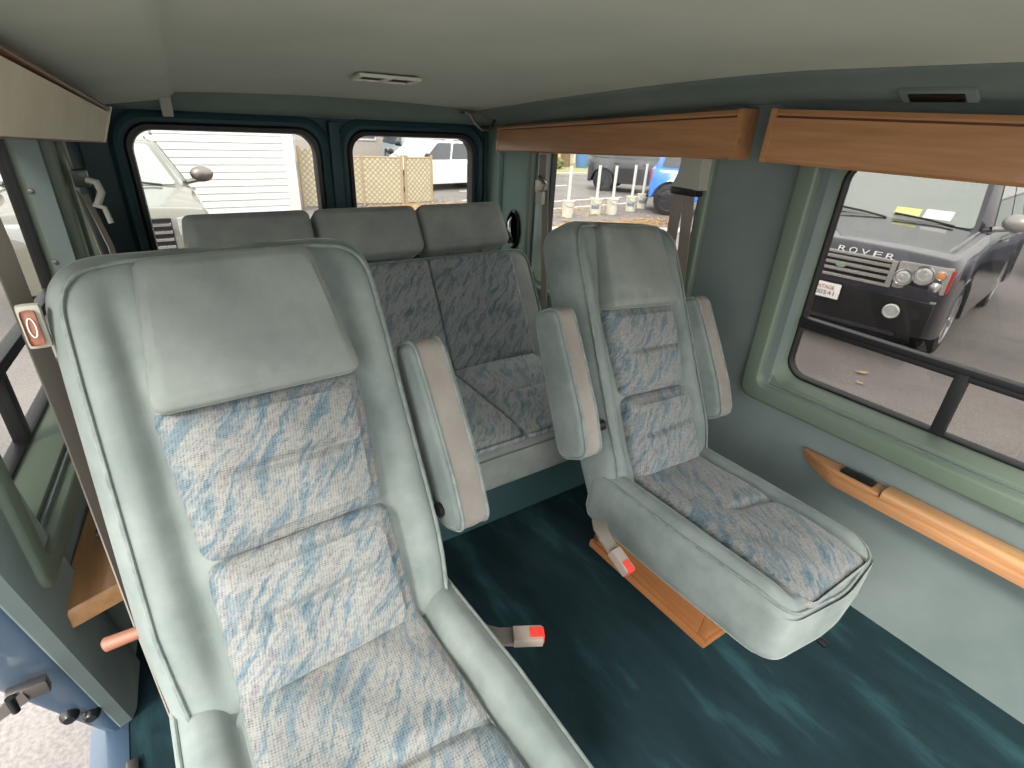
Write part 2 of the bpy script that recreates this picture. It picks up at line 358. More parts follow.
def zc(y): return .132-.062*max(0, y-.75)**1.35
bm = B(); rr = []
ys = [-.45+i*(2.22+.45)/44 for i in range(45)]
for y in ys:
    k = .075*y; z = zc(y); r = []
    for x in (-.34, -.2, -.1, 0, k-.03, k-.012): r.append(Vector((x, y, z-.020-(k-x)*.14)))
    for x in (k-.004, k+.01): r.append(Vector((x, y, z-.001 if x > k else z-.014)))
    for i in range(1, 13): x = k+.01+(1.31-k-.01)*i/12; r.append(Vector((x, y, z+.014*math.sin(PI*i/12))))
    r.append(Vector((1.318, y, z-.004))); rr.append(r)
rings(bm, rr, False); struct('ceiling', bm, M['headliner'])
bm = B(); rr = []
for y in ys: 
    z = zc(y); rr.append([Vector(p) for p in ((1.312, y, z+.01), (1.312, y, z-.006), (1.318, y, z-.012), (1.335, y, z-.016), (1.36, y, z-.036), (1.40, y, z-.052), (1.46, y, z-.058), (1.46, y, z+.02))])
rings(bm, rr, True, True, True); struct('trim_6', bm, M['cove'])
bm = B(); box(bm, -.42, 1.56, -.46, 2.38, .20, .23); struct('roof', bm, M['teal_paint'], False)

# ------------------------------------------------------------------ side windows
def side_window(name,  T, yc, hy, zc_, hz, bar, dividers, outer=.095, screws=False, deep=.075, gl='tinted'):
    bm = B(); frame_rings(bm, T, yc, zc_, hy, hz, [(outer, -.001, .04), (outer, -.016, .04), (outer-.001, -.018, .04), (outer-.006, -.0215, .036), (outer-.008, -.022, .036), (.036, -.022, .03), (.034, -.0215, .03), (.030, -.018, .03), (.029, -.016, .03), (.027, .006, .032), (.026, .008, .034), (.014, .008, .045), (.012, .009, .046), (.011, .012, .047), (.0, deep, .06), (.03, deep, .07)])
    f = struct(name, bm, M['trim_green'])
    bm = B(); frame_rings(bm, T, yc, zc_, hy, hz, [(.006, deep-.010, .06), (-.004, deep-.012, .055), (-.007, deep-.006, .05), (-.007, deep+.015, .05), (.01, deep+.015, .06)])
    if bar is not None:
        box(bm, deep-.016, deep+.012, yc-hy, yc+hy, bar-.006, bar+.010, T, .003); box(bm, deep-.010, deep+.010, yc-hy, yc+hy, bar-.022, bar-.008, T, .003)
        for d_ in dividers: box(bm, deep-.014, deep+.012, d_-.014, d_+.014, zc_-hz, bar, T, .004)
    link_mesh('gasket', bm, M['rubber'], f)
    bm = B(); pane(bm, T, deep, yc, zc_, hy, hz, .055); link_mesh('pane', bm, M[gl], f)
    if screws:
        for z in (-.22, -.40):
            bm = B(); lathe(bm, [(.0005, -.007), (.006, -.006), (.008, 0)], 12, lambda a, b, c: T(.045+a, yc+hy+.003+c, z+b)); link_mesh('screw', bm, M['steel'], f)
    return f
side_window('window_1', TR, .23, .485, -.345, .30, -.475, [.315], outer=.08)
side_window('window_2', TR, 1.52, .41, -.345, .30, -.475, [1.47], outer=.06, gl='glass')
side_window('window_3', TL, 1.40, .44, -.345, .295, -.475, [1.30], screws=True, outer=.075, gl='glass')

# ------------------------------------------------------------------ left door opening
def lean(z): return .30*max(0, -.55-z)          # the pillar leans back towards its foot
bm = B(); zz = [FZ+.002+k*(.15-FZ)/16 for k in range(17)]
rings(bm, [[TL(-.001, .965+lean(z), z), TL(-.010, .955+lean(z), z), TL(-.013, .83+lean(z), z), TL(-.006, .805+lean(z), z), TL(.012, .795+lean(z), z), TL(.03, .80+lean(z), z), TL(.03, .965+lean(z), z)] for z in zz], True, True, True)
struct('trim_7', bm, M['wall'])
bm = B(); zz = [-1.20+k*(.2+1.20)/16 for k in range(17)]
def jd(z): return .04+.07*min(1, max(0, (z+1.20)/.35))
rings(bm, [[TL(.010, .800+lean(z), z), TL(.02, .792+lean(z), z), TL(jd(z)-.015, .792+lean(z), z), TL(jd(z), .80+lean(z), z), TL(jd(z), .9+lean(z), z), TL(.012, .9+lean(z), z)] for z in zz], True, True, True)
struct('trim_8', bm, M['blue_paint'])
bm = B(); box(bm, -.325, -.255, -.45, 1.02, -1.235, FZ+.004, bev=.012); struct('trim_9', bm, M['blue_paint'])
bm = B(); box(bm, -.262, -.240, -.39, .90, FZ, FZ+.012, bev=.004); struct('trim_10', bm, M['steel'])
# outer skin of the van side below and beyond the door, and bumper discs
h = thing('door_striker_arm', 'steel door check arm bolted to the blue door jamb at lower left', 'door hinge', (-.315, .865, -.865))
bm = B(); box(bm, -.028, .024, -.012, .006, -.014, .014, bev=.004); link_mesh('bracket', bm, M['steel'], h)
bm = B(); strap(bm, [(-.005, -.012, 0), (-.06, -.03, -.008), (-.2, -.05, -.03)], (0, .25, 1), .020, .006); link_mesh('arm', bm, M['steel'], h)
bm = B(); tube(bm, [(-.02, -.02, -.016), (-.02, -.02, .016)], .006, 10); link_mesh('pin', bm, M['black'], h)
for i, (x, z) in enumerate(((-.315, -1.045), (-.29, -1.075))):
    bm = B(); lathe(bm, [(.001, -.014), (.009, -.013), (.014, -.007), (.016, 0)], 20, lambda a, b, c: Vector((x+a, .792+lean(z)+.001+c, z+b)))
    tag(link_mesh('door_bumper', bm, M['black']), ['round black rubber stop on the blue door jamb, the outer one', 'round black rubber stop on the blue door jamb, nearer the carpet'][i], 'door stop', 'rubber stops on the door jamb')
t_ = thing('running_board', 'dark running board seen below the open side door', 'running board', (-.62, 0, -1.62))
bm = B(); box(bm, -.11, .11, -.8, 1.25, -.02, .02, bev=.015); link_mesh('tread', bm, M['black'], t_)
for i in range(3):
    bm = B(); tube(bm, [(.27, -.6+i*.5, .40), (.25, -.6+i*.5, .1), (.08, -.6+i*.5, -.01)], .014, 8); link_mesh('bracket', bm, M['black'], t_)

# ------------------------------------------------------------------ valances
def valance(label, T, y0, y1, zb, zt, o_b, o_t, mats, back=0., group='wooden valances above the side windows', cat='valance', caps=True):
    """zb/zt: z of the bottom/top at y0 and y1"""
    t = thing('window_valance', label, cat, T(0, (y0+y1)/2, (zb[0]+zt[0])/2), 0, group); L = t.location
    n = 10; lp = lambda a, f: a[0]+(a[1]-a[0])*f
    def strip(name, prof, mat, ya=y0+.003, yb=y1-.003):
        bm = B(); rr = []
        for i in range(n+1):
            y = ya+(yb-ya)*i/n; f = (y-y0)/(y1-y0); zb_, zt_ = lp(zb, f), lp(zt, f); H = zt_-zb_
            rr.append([T(o, y, zb_+h*H)-L for o, h in prof])
        rings(bm, rr, True, True, True); return link_mesh(name, bm, mat, t)
    w_ = lambda h: o_b+(o_t-o_b)*h
    strip('face_board', [(w_(0)+.004, -.0), (w_(0), .04), (w_(.84), .84), (w_(.84)+.008, .84), (w_(0)+.014, .0)], mats[0])
    strip('groove', [(w_(.84)+.010, .82), (w_(.9)+.010, .90), (w_(.9)+.016, .90), (w_(.84)+.016, .82)], mats[2])
    strip('top_rail', [(w_(.9)+.002, .885), (w_(1), .92), (w_(1)+.004, 1.0), (back-.002, 1.0), (back-.002, .885)], mats[1])
    strip('bottom_rail', [(w_(0)+.006, -.02), (w_(0)+.004, .0), (back-.002, .0), (back-.002, -.02)], mats[1])
    if caps:
        for (ya, yb) in ((y0-.0, y0+.014), (y1-.014, y1)):
            strip('end_cap', [(w_(0)-.002, -.025), (w_(1)-.003, 1.01), (back-.002, 1.01), (back-.002, -.025)], mats[3], ya, yb)
    return t
wm = (M['wood'], M['wood'], M['wood_dark'], M['wood'])
valance('orange wood valance over the window at right, ahead of the wall panel', TR, -.2, .875, (-.066, -.064), (.048, .056), -.075, -.07, wm)
valance('orange wood valance above the window behind the far captain chair', TR, .955, 2.16, (-.066, -.128), (.055, -.030), -.075, -.07, wm)
valance('cream padded valance above the left side window', TL, .75, 2.03, (-.035, -.112), (.087, -.024), -.115, -.150, (M['cream'], M['wood_dark'], M['wood_dark'], M['cream']), .0, 'cream valance')

# ------------------------------------------------------------------ shelves on the walls
sh = thing('armrest_shelf', 'orange wood armrest shelf with pointed end on the right wall under the window', 'armrest', (1.45, .1, -.83))
P = lambda x, y, z: Vector((x-1.45, y-.1, z+.83))
def slab(bm, ol, z0, z1, P, bev=.006):
    rr = [[P(x, y, z0+.0) for x, y in ol]]
    cx = sum(p[0] for p in ol)/len(ol); cy = sum(p[1] for p in ol)/len(ol)
    def ins(k): return [(x+(cx-x)*0+(bev*k if x < cx else -bev*k)*1, y) for x, y in ol]
    rr.append([P(x, y, z1-bev) for x, y in ol]); rr.append([P(x, y, z1-bev*.3) for x, y in ins(.4)]); rr.append([P(x, y, z1) for x, y in ins(1)])
    rings(bm, rr, True, True, True)
bm = B(); slab(bm, [(1.449, .56), (1.44, .55), (1.385, .46), (1.380, .44), (1.380, -.28), (1.449, -.28)], -.834, -.808, P, .006); link_mesh('shelf_board', bm, M['wood'], sh)
bm = B(); slab(bm, [(1.449, .56), (1.435, .555), (1.398, .47), (1.396, .36), (1.396, .34), (1.449, .34)], -.808, -.800, P, .004); link_mesh('top_panel', bm, M['wood'], sh)
bm = B(); slab(bm, [(1.447, .335), (1.392, .335), (1.392, .02), (1.447, .02)], -.808, -.788, P, .008); link_mesh('storage_lid', bm, M['wood_light'], sh)
bm = B(); slab(bm, [(1.447, .0), (1.392, .0), (1.392, -.27), (1.447, -.27)], -.808, -.788, P, .008); link_mesh('storage_lid', bm, M['wood_light'], sh)
bm = B(); box(bm, -.044, -.012, .262, .345, .022, .036, bev=.006); box(bm, -.040, -.016, .268, .31, .032, .040, bev=.004); link_mesh('ashtray', bm, M['black'], sh)

tr_ = thing('drink_tray', 'light oak corner tray with a black cup hole by the left window', 'tray', (-.2, 1.1, -.79))
P2 = lambda x, y, z: Vector((x+.2, y-1.1, z+.79))
# board with a round hole for the cup well
bm = B(); ox = [(-.266, .932), (-.250, .918), (-.09, .975), (-.085, .99), (-.085, 1.50), (-.19, 1.50)]; hc = (-.178, 1.12); N = 48
def edge_at(ang):
    d = Vector((math.cos(ang), math.sin(ang))); best = None
    for i in range(len(ox)):
        a, b = Vector(ox[i]), Vector(ox[(i+1) % len(ox)]); e = b-a; den = d.x*e.y-d.y*e.x
        if abs(den) < 1e-9: continue
        q = a-Vector(hc); tt = (q.x*e.y-q.y*e.x)/den; uu = (q.x*d.y-q.y*d.x)/den
        if tt > 0 and -1e-6 <= uu <= 1.000001 and (best is None or tt < best): best = tt
    return Vector(hc)+d*best
ang = sorted([2*PI*k/N for k in range(N)]+[math.atan2(y-hc[1], x-hc[0]) % (2*PI) for x, y in ox])
E_ = [edge_at(a) for a in ang]; H_ = [Vector(hc)+Vector((math.cos(a), math.sin(a)))*.030 for a in ang]
rings(bm, [[P2(p.x, p.y, -.82) for p in H_], [P2(p.x, p.y, -.785) for p in H_], [P2(p.x+(hc[0]-p.x)*.03, p.y+(hc[1]-p.y)*.03, -.785) for p in E_], [P2(p.x, p.y, -.791) for p in E_], [P2(p.x, p.y, -.822) for p in E_]], True)
link_mesh('board', bm, M['wood_light'], tr_)
bm = B(); lathe(bm, [(.001, -.85), (.027, -.85), (.029, -.787), (.036, -.783), (.036, -.7845), (.030, -.79)][::-1], 28, lambda a, b, c: P2(hc[0]+a, hc[1]+b, c)); link_mesh('cup_well', bm, M['black'], tr_)

# ------------------------------------------------------------------ captain chairs
TH = math.radians(28.5); SN, CS = math.sin(TH), math.cos(TH)
def make_chair(label, arms, loc, rz, buckle_at, lever=False, roll=0, sc=(1, 1, 1)):
    t = thing('captain_chair', label, 'seat', loc, rz)
    PB = lambda a, s, d: Vector((a, .19+s*SN-d*CS, .43+s*CS+d*SN))          # backrest plane
    PC = lambda a, b, d: Vector((a, b, d))                                    # cushion, d = height
    t.rotation_euler = (0, math.radians(roll), rz)
    t.scale = sc
    # back shell
    ol = rpoly([(-.215, -.16), (.215, -.16), (.238, .12), (.236, .50), (.232, .668), (-.232, .668), (-.236, .50), (-.238, .12)], [.05, .05, .1, .2, .135, .135, .2, .1], 168)
    def df(a, s):
        x = abs(a); g = -.015*math.exp(-((x-.152)/.018)**2)+.014*math.exp(-((x-.207)/.032)**2)
        return g*max(0, min(1, (s+.02)/.08, (.70-s)/.10))-.012*math.exp(-((x)/.12)**2)
    bm = B(); pad(bm, ol, PB, -.115, .003, .052, .002, 30, df, .02, 6); sh_ = link_mesh('backrest', bm, M['velour'], t)
    def pipe(parent, ol, PP, ins_, d, r, name='piping'):
        a0 = min(p.x for p in ol); a1 = max(p.x for p in ol); b0 = min(p.y for p in ol); b1 = max(p.y for p in ol)
        ca, cb, wa, wb = (a0+a1)/2, (b0+b1)/2, (a1-a0)/2, (b1-b0)/2
        bm = B(); loop_tube(bm, [PP(ca+(p.x-ca)*(1-ins_/wa), cb+(p.y-cb)*(1-ins_/wb), d(ca+(p.x-ca)*(1-ins_/wa), cb+(p.y-cb)*(1-ins_/wb)) if callable(d) else d) for p in ol], r); link_mesh(name, bm, M['piping'], parent)
    pipe(sh_, ol, PB, .022, lambda a, s: -.002+df(a, s), .0032)
    # headrest panel
    oh = rpoly([(-.150, .420), (.150, .420), (.122, .642), (-.122, .642)], [.018, .018, .022, .022], 120)
    bm = B(); pad(bm, oh, PB, -.05, .030, .016, .010, 16, lambda a, s: .016*(.64-s)/.22-.003*math.exp(-((s-.45+.1*a)/.01)**2)*(a < 0), .01, 3); link_mesh('headrest_panel', bm, M['velour_head'], t)
    # patterned back inserts
    def crease(b0, amp, wd, tilt=0): return lambda a, s: -amp*max(0, 1-(a/.135)**4)*math.exp(-((s-b0-tilt*a)/wd)**2)
    ou = rpoly([(-.138, .194), (.138, .194), (.150, .424), (-.150, .424)], [.026, .026, .012, .012], 120)
    c1 = crease(.312, .015, .009, .02)
    bm = B(); pad(bm, ou, PB, -.05, .018, .024, .014, 40, lambda a, s: c1(a, s)*(1-.5*math.exp(-((a+.1)/.05)**2))+.0015*math.sin(a*60+s*20), .01, 4); link_mesh('back_insert', bm, M['cloth'], t)
    olw = rpoly([(-.142, -.03), (.142, -.03), (.140, .194), (-.140, .194)], [.02, .02, .026, .026], 120)
    c2 = crease(.098, .013, .009, .05)
    bm = B(); pad(bm, olw, PB, -.05, .026, .026, .018, 40, lambda a, s: c2(a, s)+.0015*math.sin(a*50-s*30), .01, 4); link_mesh('back_insert', bm, M['cloth'], t)
    # seat cushion
    oc = rpoly([(-.232, .27), (.232, .27), (.236, .0), (.225, -.27), (0, -.292), (-.225, -.27), (-.236, .0)], [.04, .04, .2, .06, .5, .06, .2], 168)
    def dc(a, b):
        x = abs(a); g = -.018*math.exp(-((x-.152)/.014)**2)+.010*math.exp(-((x-.195)/.03)**2)
        return g*max(0, min(1, (b+.27)/.06))-.02*max(0, (-.19-b)/.1)**2
    bm = B(); pad(bm, oc, PC, .265, .420, .030, .006, 30, dc, .04, 6); cu = link_mesh('seat_cushion', bm, M['velour'], t)
    pipe(cu, oc, PC, .009, lambda a, b: .4145+dc(a, b), .0032)
    oi = rpoly([(-.146, -.272), (.146, -.272), (.145, .21), (-.145, .21)], [.02, .02, .012, .012], 140)
    bm = B(); pad(bm, oi, PC, .37, .430, .014, .012, 30, lambda a, b: -.011*math.exp(-((b+.03+.12*a)/.010)**2)/(1+math.exp(-(a+.03)/.015))-.02*max(0, (-.18-b)/.1)**2+.0015*math.sin(a*50+b*40), .01, 4); link_mesh('seat_insert', bm, M['cloth'], t)
    # wooden skirt on a metal pedestal
    bm = B()
    for x0, x1, y0, y1 in ((-.165, -.147, -.10, .25), (.147, .165, -.10, .25), (-.165, .165, -.118, -.100), (-.165, .165, .232, .25)): box(bm, x0, x1, y0, y1, .155, .285, bev=.004)
    box(bm, -.172, .172, -.125, .257, .150, .172, bev=.006)
    link_mesh('wooden_skirt', bm, M['wood_skirt'], t)
    bm = B(); box(bm, .0, .09, .05, .2, .010, .16, bev=.01); box(bm, -.01, .10, .04, .21, .001, .012, bev=.004); link_mesh('pedestal', bm, M['black'], t)
    bm = B(); tube(bm, [(.02, -.08, .25), (.02, -.24, .245), (.02, -.280, .242)], .006, 8); tube(bm, [(.02, -.275, .243), (.02, -.292, .242)], .009, 8); link_mesh('swivel_lever', bm, M['black'], t)
    # armrests folded up beside the back
    for sx in arms:
        AX = sx*((.336 if sx < 0 else .252) if roll else .272); up = 0 if roll else .016
        PA = lambda u, s, d: Vector((AX+d, .19+(s+up)*SN-(.012+u)*CS, .43+(s+up)*CS+(.012+u)*SN))
        oa = rpoly([(-.048, .432), (-.051, .22), (-.048, .085), (.044, .085), (.050, .18), (.044, .29), (.032, .432)], [.03, .3, .03, .035, .1, .2, .03], 110)
        bm = B(); pad(bm, oa, PA, -.036, .036, .012, .006, 10, None, .012); ar = link_mesh('armrest', bm, M['velour'], t)
        # contrasting gusset between two cords, wrapped round the edge
        a0 = min(p.x for p in oa); a1 = max(p.x for p in oa); ca = (a0+a1)/2; wa = (a1-a0)/2; cb, wb = .2585, .1735
        off = lambda p, e: (ca+(p.x-ca)*(1+e/wa), cb+(p.y-cb)*(1+e/wb))
        bm = B(); rr = []
        for d_, e in ((-.026, -.004), (-.024, .0025), (0, .004), (.024, .0025), (.026, -.004)): rr.append([PA(*off(p, e), d_) for p in oa])
        rings(bm, rr); link_mesh('gusset', bm, M['velour_taupe'], ar)
        for d_ in (-.026, .026):
            bm = B(); loop_tube(bm, [PA(*off(p, .002), d_) for p in oa], .0036); link_mesh('piping', bm, M['piping'], ar)
        bm = B(); lathe(bm, [(.014, -.015), (.014, .015)], 16, lambda a, b, c: Vector((sx*.243+c, .19+.14*SN+a, .43+.14*CS+b))); link_mesh('arm_pivot', bm, M['black'], ar)
    # buckle on a stalk
    if buckle_at:
        bx, by, bz, ln, rzb, tilt = buckle_at
        T_ = Matrix.Translation((bx, by, bz)) @ Matrix.Rotation(rzb, 4, 'Z') @ Matrix.Rotation(tilt, 4, 'X')
        Q = lambda a, b, c: T_ @ Vector((a, b, c))
        bm = B(); box(bm, -.016, .016, -.035, .022, -.011, .011, Q, .004); bk = link_mesh('belt_buckle', bm, M['buckle'], t)
        bm = B(); box(bm, -.011, .011, -.0375, -.010, -.008, .0125, Q, .002); link_mesh('release_button', bm, M['red'], bk)
        bm = B(); strap(bm, [Q(0, .02, 0), Q(.004, .05, -.004), Q(.015, .05+ln*.5, -.01), Q(.05, .05+ln, -.03)], Q(1, 0, 0)-Q(0, 0, 0), .036, .006); link_mesh('stalk', bm, M['belt'], bk)
    if lever:
        bm = B(); tube(bm, [(-.20, .29, .522), (-.235, .295, .520), (-.276, .300, .517), (-.279, .300, .5165)], [.008, .009, .010, .006], 12); link_mesh('recline_lever', bm, M['copper'], t)
    return t
make_chair('pale green velour captain chair in the foreground at left, filling the corner', (1,), (.118, .42, FZ), math.radians(2.5), (.318, .09, .325, .05, math.radians(58), 0), True)
make_chair('pale green velour captain chair by the right wall, with both armrests raised', (-1, 1), (.974, .512, FZ-.004), math.radians(1), (-.345, .045, .345, .05, math.radians(4), math.radians(25)), roll=5, sc=(.87, 1, .975))

# ------------------------------------------------------------------ rear bench
bn = thing('rear_bench', 'three-place rear bench seat with separate headrests below the rear door windows', 'bench seat', (.6, 1.30, FZ))
PB = lambda a, s, d: Vector((a-.6, .18+s*SN-d*CS, .40+s*CS+d*SN)); PC = lambda a, b, d: Vector((a-.6, b, d))
ol = rpoly([(.0, -.08), (1.235, -.08), (1.225, .408), (.01, .408)], [.04, .04, .07, .07], 220)
bm = B(); pad(bm, ol, PB, -.13, -.004, .03, .0, 8, None, .02); bs = link_mesh('backrest', bm, M['velour_bench'], bn)
a0, a1 = min(p.x for p in ol), max(p.x for p in ol)
bm = B(); loop_tube(bm, [PB(.6175+(p.x-.6175)*.993, p.y*.985+.003, -.008) for p in ol], .004); link_mesh('piping', bm, M['piping'], bs)
xs = [.085, .44, .795, 1.152]
for i in range(3):
    o_ = rpoly([(xs[i]+.001, .0), (xs[i+1]-.001, .0), (xs[i+1]-.001-(.012 if i == 2 else 0), .400), (xs[i]+.001, .400)], .014, 120)
    bm = B(); pad(bm, o_, PB, -.02, .012, .014, .012, 18, lambda a, s: .002*math.sin(a*25+s*30)-.006*math.exp(-((s-.17)/.015)**2)*math.exp(-((a-xs[i]-.25)/.08)**2), .01, 4); link_mesh('back_insert', bm, M['cloth_bench'], bn)
    oh = rpoly([(xs[i]+.004-(0 if i else .012), .425), (xs[i+1]-.004-(.006 if i == 2 else 0), .425), (xs[i+1]-.006-(.010 if i == 2 else 0), .590), (xs[i]+.006, .590)], [.03, .03, .025, .025], 110)
    bm = B(); pad(bm, oh, PB, -.10, .022, .024, .010, 12, lambda a, s: .010*(.59-s)/.16, .024, 3); hr = link_mesh('headrest', bm, M['velour_bench'], bn)
    for xx in (xs[i]+.11, xs[i+1]-.11):
        bm = B(); tube(bm, [PB(xx, .38, -.045), PB(xx, .44, -.045)], .007, 8); link_mesh('headrest_post', bm, M['steel'], hr)
# cushion sections: rear flat part and front lifted part
oc = rpoly([(.0, -.30), (1.235, -.30), (1.235, .22), (.0, .22)], [.06, .06, .03, .03], 200)
bm = B(); pad(bm, oc, PC, .25, .388, .035, .0, 10, lambda a, b: -.02*max(0, (-.18-b)/.12)**2, .02); cs = link_mesh('seat_cushion', bm, M['velour_bench'], bn)
for i in range(3):
    o_ = rpoly([(xs[i]+.001, -.275), (xs[i+1]-.001, -.275), (xs[i+1]-.001, .21), (xs[i]+.001, .21)], .016, 130)
    bm = B(); pad(bm, o_, PC, .36, .400, .018, .018, 22, lambda a, b: -.010*math.exp(-((b+.06)/.014)**2)*(.4+.6*math.exp(-((a-xs[i]-.18)/.12)**2))-.025*max(0, (-.17-b)/.12)**2, .01, 3); link_mesh('seat_insert', bm, M['cloth_bench_lit'], bn)
bm = B(); box(bm, -.595, .63, -.17, .42, .0, .262, bev=.008); link_mesh('base', bm, M['wall_dark'], bn)

# ------------------------------------------------------------------ seat belts
def belt(label, parts, group=None, loc=(0, 0, 0)):
    t = thing('seat_belt', label, 'seat belt', loc, 0, group); return t
t = belt('seat belt hanging straight down at the rear edge of the far side window', None, 'belts by the side windows', (1.385, 1.80, -.5)); L = t.location
q = lambda *p: Vector(p)-L
bm = B(); strap(bm, [q(1.392, 1.83, -.12), q(1.392, 1.825, -.22), q(1.39, 1.81, -.24)], (0, 1, 0), .045, .004); strap(bm, [q(1.39, 1.80, -.25), q(1.388, 1.76, -.6), q(1.385, 1.74, -.80)], (0, 1, 0), .040, .003); link_mesh('webbing', bm, M['belt'], t)
bm = B(); box(bm, -.012, .012, .0, .05, .235, .285, bev=.006); tube(bm, [q(1.37, 1.82, -.20), q(1.372, 1.78, -.225), q(1.37, 1.79, -.25)], .008, 8); link_mesh('guide_loop', bm, M['steel'], t)
bm = B(); box(bm, -.018, .0, -.012, .034, .195, .245, bev=.006); link_mesh('latch_plate', bm, M['shroud'], t)
t = belt('seat belt with grey guide cover hanging behind the far captain chair', None, 'belts by the side windows', (1.39, 1.15, -.3)); L = t.location
q = lambda *p: Vector(p)-L
bm = B(); rings(bm, [[q(1.42, 1.150+.01*k, z), q(1.395, 1.145+.018*k, z), q(1.39, 1.065-.01*k, z), q(1.44, 1.055, z), q(1.445, 1.15, z)] for z, k in ((-.075, 0), (-.10, 0), (-.13, .3), (-.155, 1), (-.162, .9))], True, True, True); link_mesh('guide_cover', bm, M['shroud'], t)
bm = B(); box(bm, -.0, .035, -.085, .012, .118, .140, bev=.006); link_mesh('guide_loop', bm, M['black'], t)
bm = B(); strap(bm, [q(1.400, 1.135, -.165), q(1.39, 1.125, -.35), q(1.38, 1.10, -.60)], (0, 1, .2), .04, .003); link_mesh('webbing', bm, M['belt'], t)
bm = B(); strap(bm, [q(1.405, 1.10, -.165), q(1.405, 1.075, -.42), q(1.40, 1.03, -.9)], (0, 1, 0), .04, .003); link_mesh('webbing', bm, M['belt'], t)
t = belt('seat belt hooked up on the left rear wall beside the dark teal panel', None, None, (-.12, 1.93, -.25)); L = t.location
q = lambda *p: Vector(p)-L
bm = B(); strap(bm, [q(-.135, 1.93, -.09), q(-.128, 1.915, -.17), q(-.125, 1.91, -.21)], (0, 1, .1), .035, .003); strap(bm, [q(-.128, 1.91, -.23), q(-.115, 1.88, -.40), q(-.10, 1.84, -.62)], (.1, 1, 0), .03, .003)
strap(bm, [q(-.115, 1.91, -.24), q(-.09, 1.89, -.38), q(-.08, 1.84, -.60)], (.4, 1, 0), .03, .003); link_mesh('webbing', bm, M['belt'], t)
bm = B(); box(bm, -.01, .025, -.04, .0, .03, .075, bev=.008); link_mesh('guide_loop', bm, M['black'], t)
bm = B(); tube(bm, [q(-.10, 1.885, -.20), q(-.08, 1.875, -.205), q(-.075, 1.87, -.23), q(-.09, 1.87, -.26)], .009, 10); tube(bm, [q(-.10, 1.87, -.26), q(-.078, 1.865, -.27), q(-.072, 1.86, -.31)], .007, 8); link_mesh('latch_plate', bm, M['shroud'], t)
t = belt('seat belt with red-labelled latch stretched down behind the foreground captain chair', None, None, (-.16, .93, -.5)); L = t.location
q = lambda *p: Vector(p)-L
bm = B(); strap(bm, [q(-.178, 1.01, -.06), q(-.168, .985, -.19), q(-.160, .945, -.46), q(-.150, .86, -.80), q(-.14, .80, -1.0)], (.55, .8, 0), .034, .003); link_mesh('webbing', bm, M['belt'], t)
bm = B(); strap(bm, [q(-.132, .93, -.30), q(-.128, .92, -.40), q(-.122, .89, -.6), q(-.12, .84, -.80)], (.55, .8, 0), .028, .003); link_mesh('webbing', bm, M['belt'], t)
bm = B(); box(bm, .000, .026, -.055, -.040, .198, .258, bev=.007); lp = link_mesh('latch_plate', bm, M['shroud'], t)
bm = B(); box(bm, .004, .020, -.0575, -.054, .204, .252, bev=.006); link_mesh('red_label', bm, M['copper'], lp)
bm = B(); loop_tube(bm, [Vector((.012+.004*math.cos(a), -.059, .229+.013*math.sin(a))) for a in [2*PI*k/20 for k in range(20)]], .0008); link_mesh('oval_mark', bm, M['paper'], lp)

# ------------------------------------------------------------------ small fittings
t = thing('wall_latch', 'black oval recessed cup with chrome handle on the right rear wall', 'latch', (1.442, 2.085, -.46))
bm = B(); lathe(bm, [(.078, 0), (.078, -.008), (.070, -.014), (.060, -.008), (.055, .0)][::-1], 36, lambda a, b, c: Vector((c-.001, a*.68, b*1.15))); link_mesh('cup', bm, M['black'], t)
bm = B(); tube(bm, [(-.006, .012, .05), (-.022, .008, .03), (-.026, .0, 0), (-.022, -.004, -.03), (-.006, -.004, -.05)], [.008, .010, .009, .010, .008], 10); link_mesh('handle', bm, M['chrome'], t)
def ceil_pt(x, y): 
    return Vector((x, y, zc(y)+.012))
t = thing('air_vent', 'white twin-louvre vent set in the ceiling', 'vent', (.655, 1.62, zc(1.62)+.008)); t.rotation_euler = (-math.atan(.095), 0, 0); t.scale = (.86, .95, .7)
bm = B()
for x0, x1, y0, y1 in ((-.105, .105, -.048, -.034), (-.105, .105, .034, .048), (-.105, -.088, -.04, .04), (.088, .105, -.04, .04), (-.010, .010, -.04, .04)): box(bm, x0, x1, y0, y1, -.012, .0, bev=.003)
link_mesh('frame', bm, M['white_plastic'], t)
bm = B(); box(bm, -.1, .1, -.042, .042, -.003, .001); link_mesh('backing', bm, M['black'], t)
for x0, x1 in ((-.088, -.010), (.010, .088)):
    for k in range(4):
        bm = B(); y = -.026+k*.0165; rings(bm, [[Vector((x, y, -.008)), Vector((x, y+.010, -.003)), Vector((x, y+.010, -.0015)), Vector((x, y, -.0065))] for x in (x0, x1)], True, True, True); link_mesh('louvre', bm, M['black' if k % 2 else 'steel'], t)
t = thing('cove_lamp', 'dark rectangular reading lamp recessed in the cove above the right valance', 'lamp', (1.375, .52, zc(.52)-.046)); t.rotation_euler = (0, math.radians(25), 0); t.scale = (.75, .9, 1)
bm = B(); box(bm, -.028, .028, -.075, .075, -.006, .006, bev=.005); link_mesh('housing', bm, M['cove'], t)
bm = B(); box(bm, -.018, .018, -.055, .055, -.009, -.004, bev=.003); link_mesh('lens', bm, M['black'], t)
t = thing('coat_hook', 'small grey metal clip at the rear end of the ceiling crease, left', 'hook', (.142, 2.20, .01))
bm = B(); box(bm, -.020, .020, -.012, .012, .0, .012, bev=.003); box(bm, -.016, .016, -.022, -.008, -.055, .008, bev=.004); link_mesh('clip', bm, M['shroud'], t)
t = thing('coat_hook', 'dark curved hook at the right rear corner of the ceiling', 'hook', (1.27, 2.17, .0))
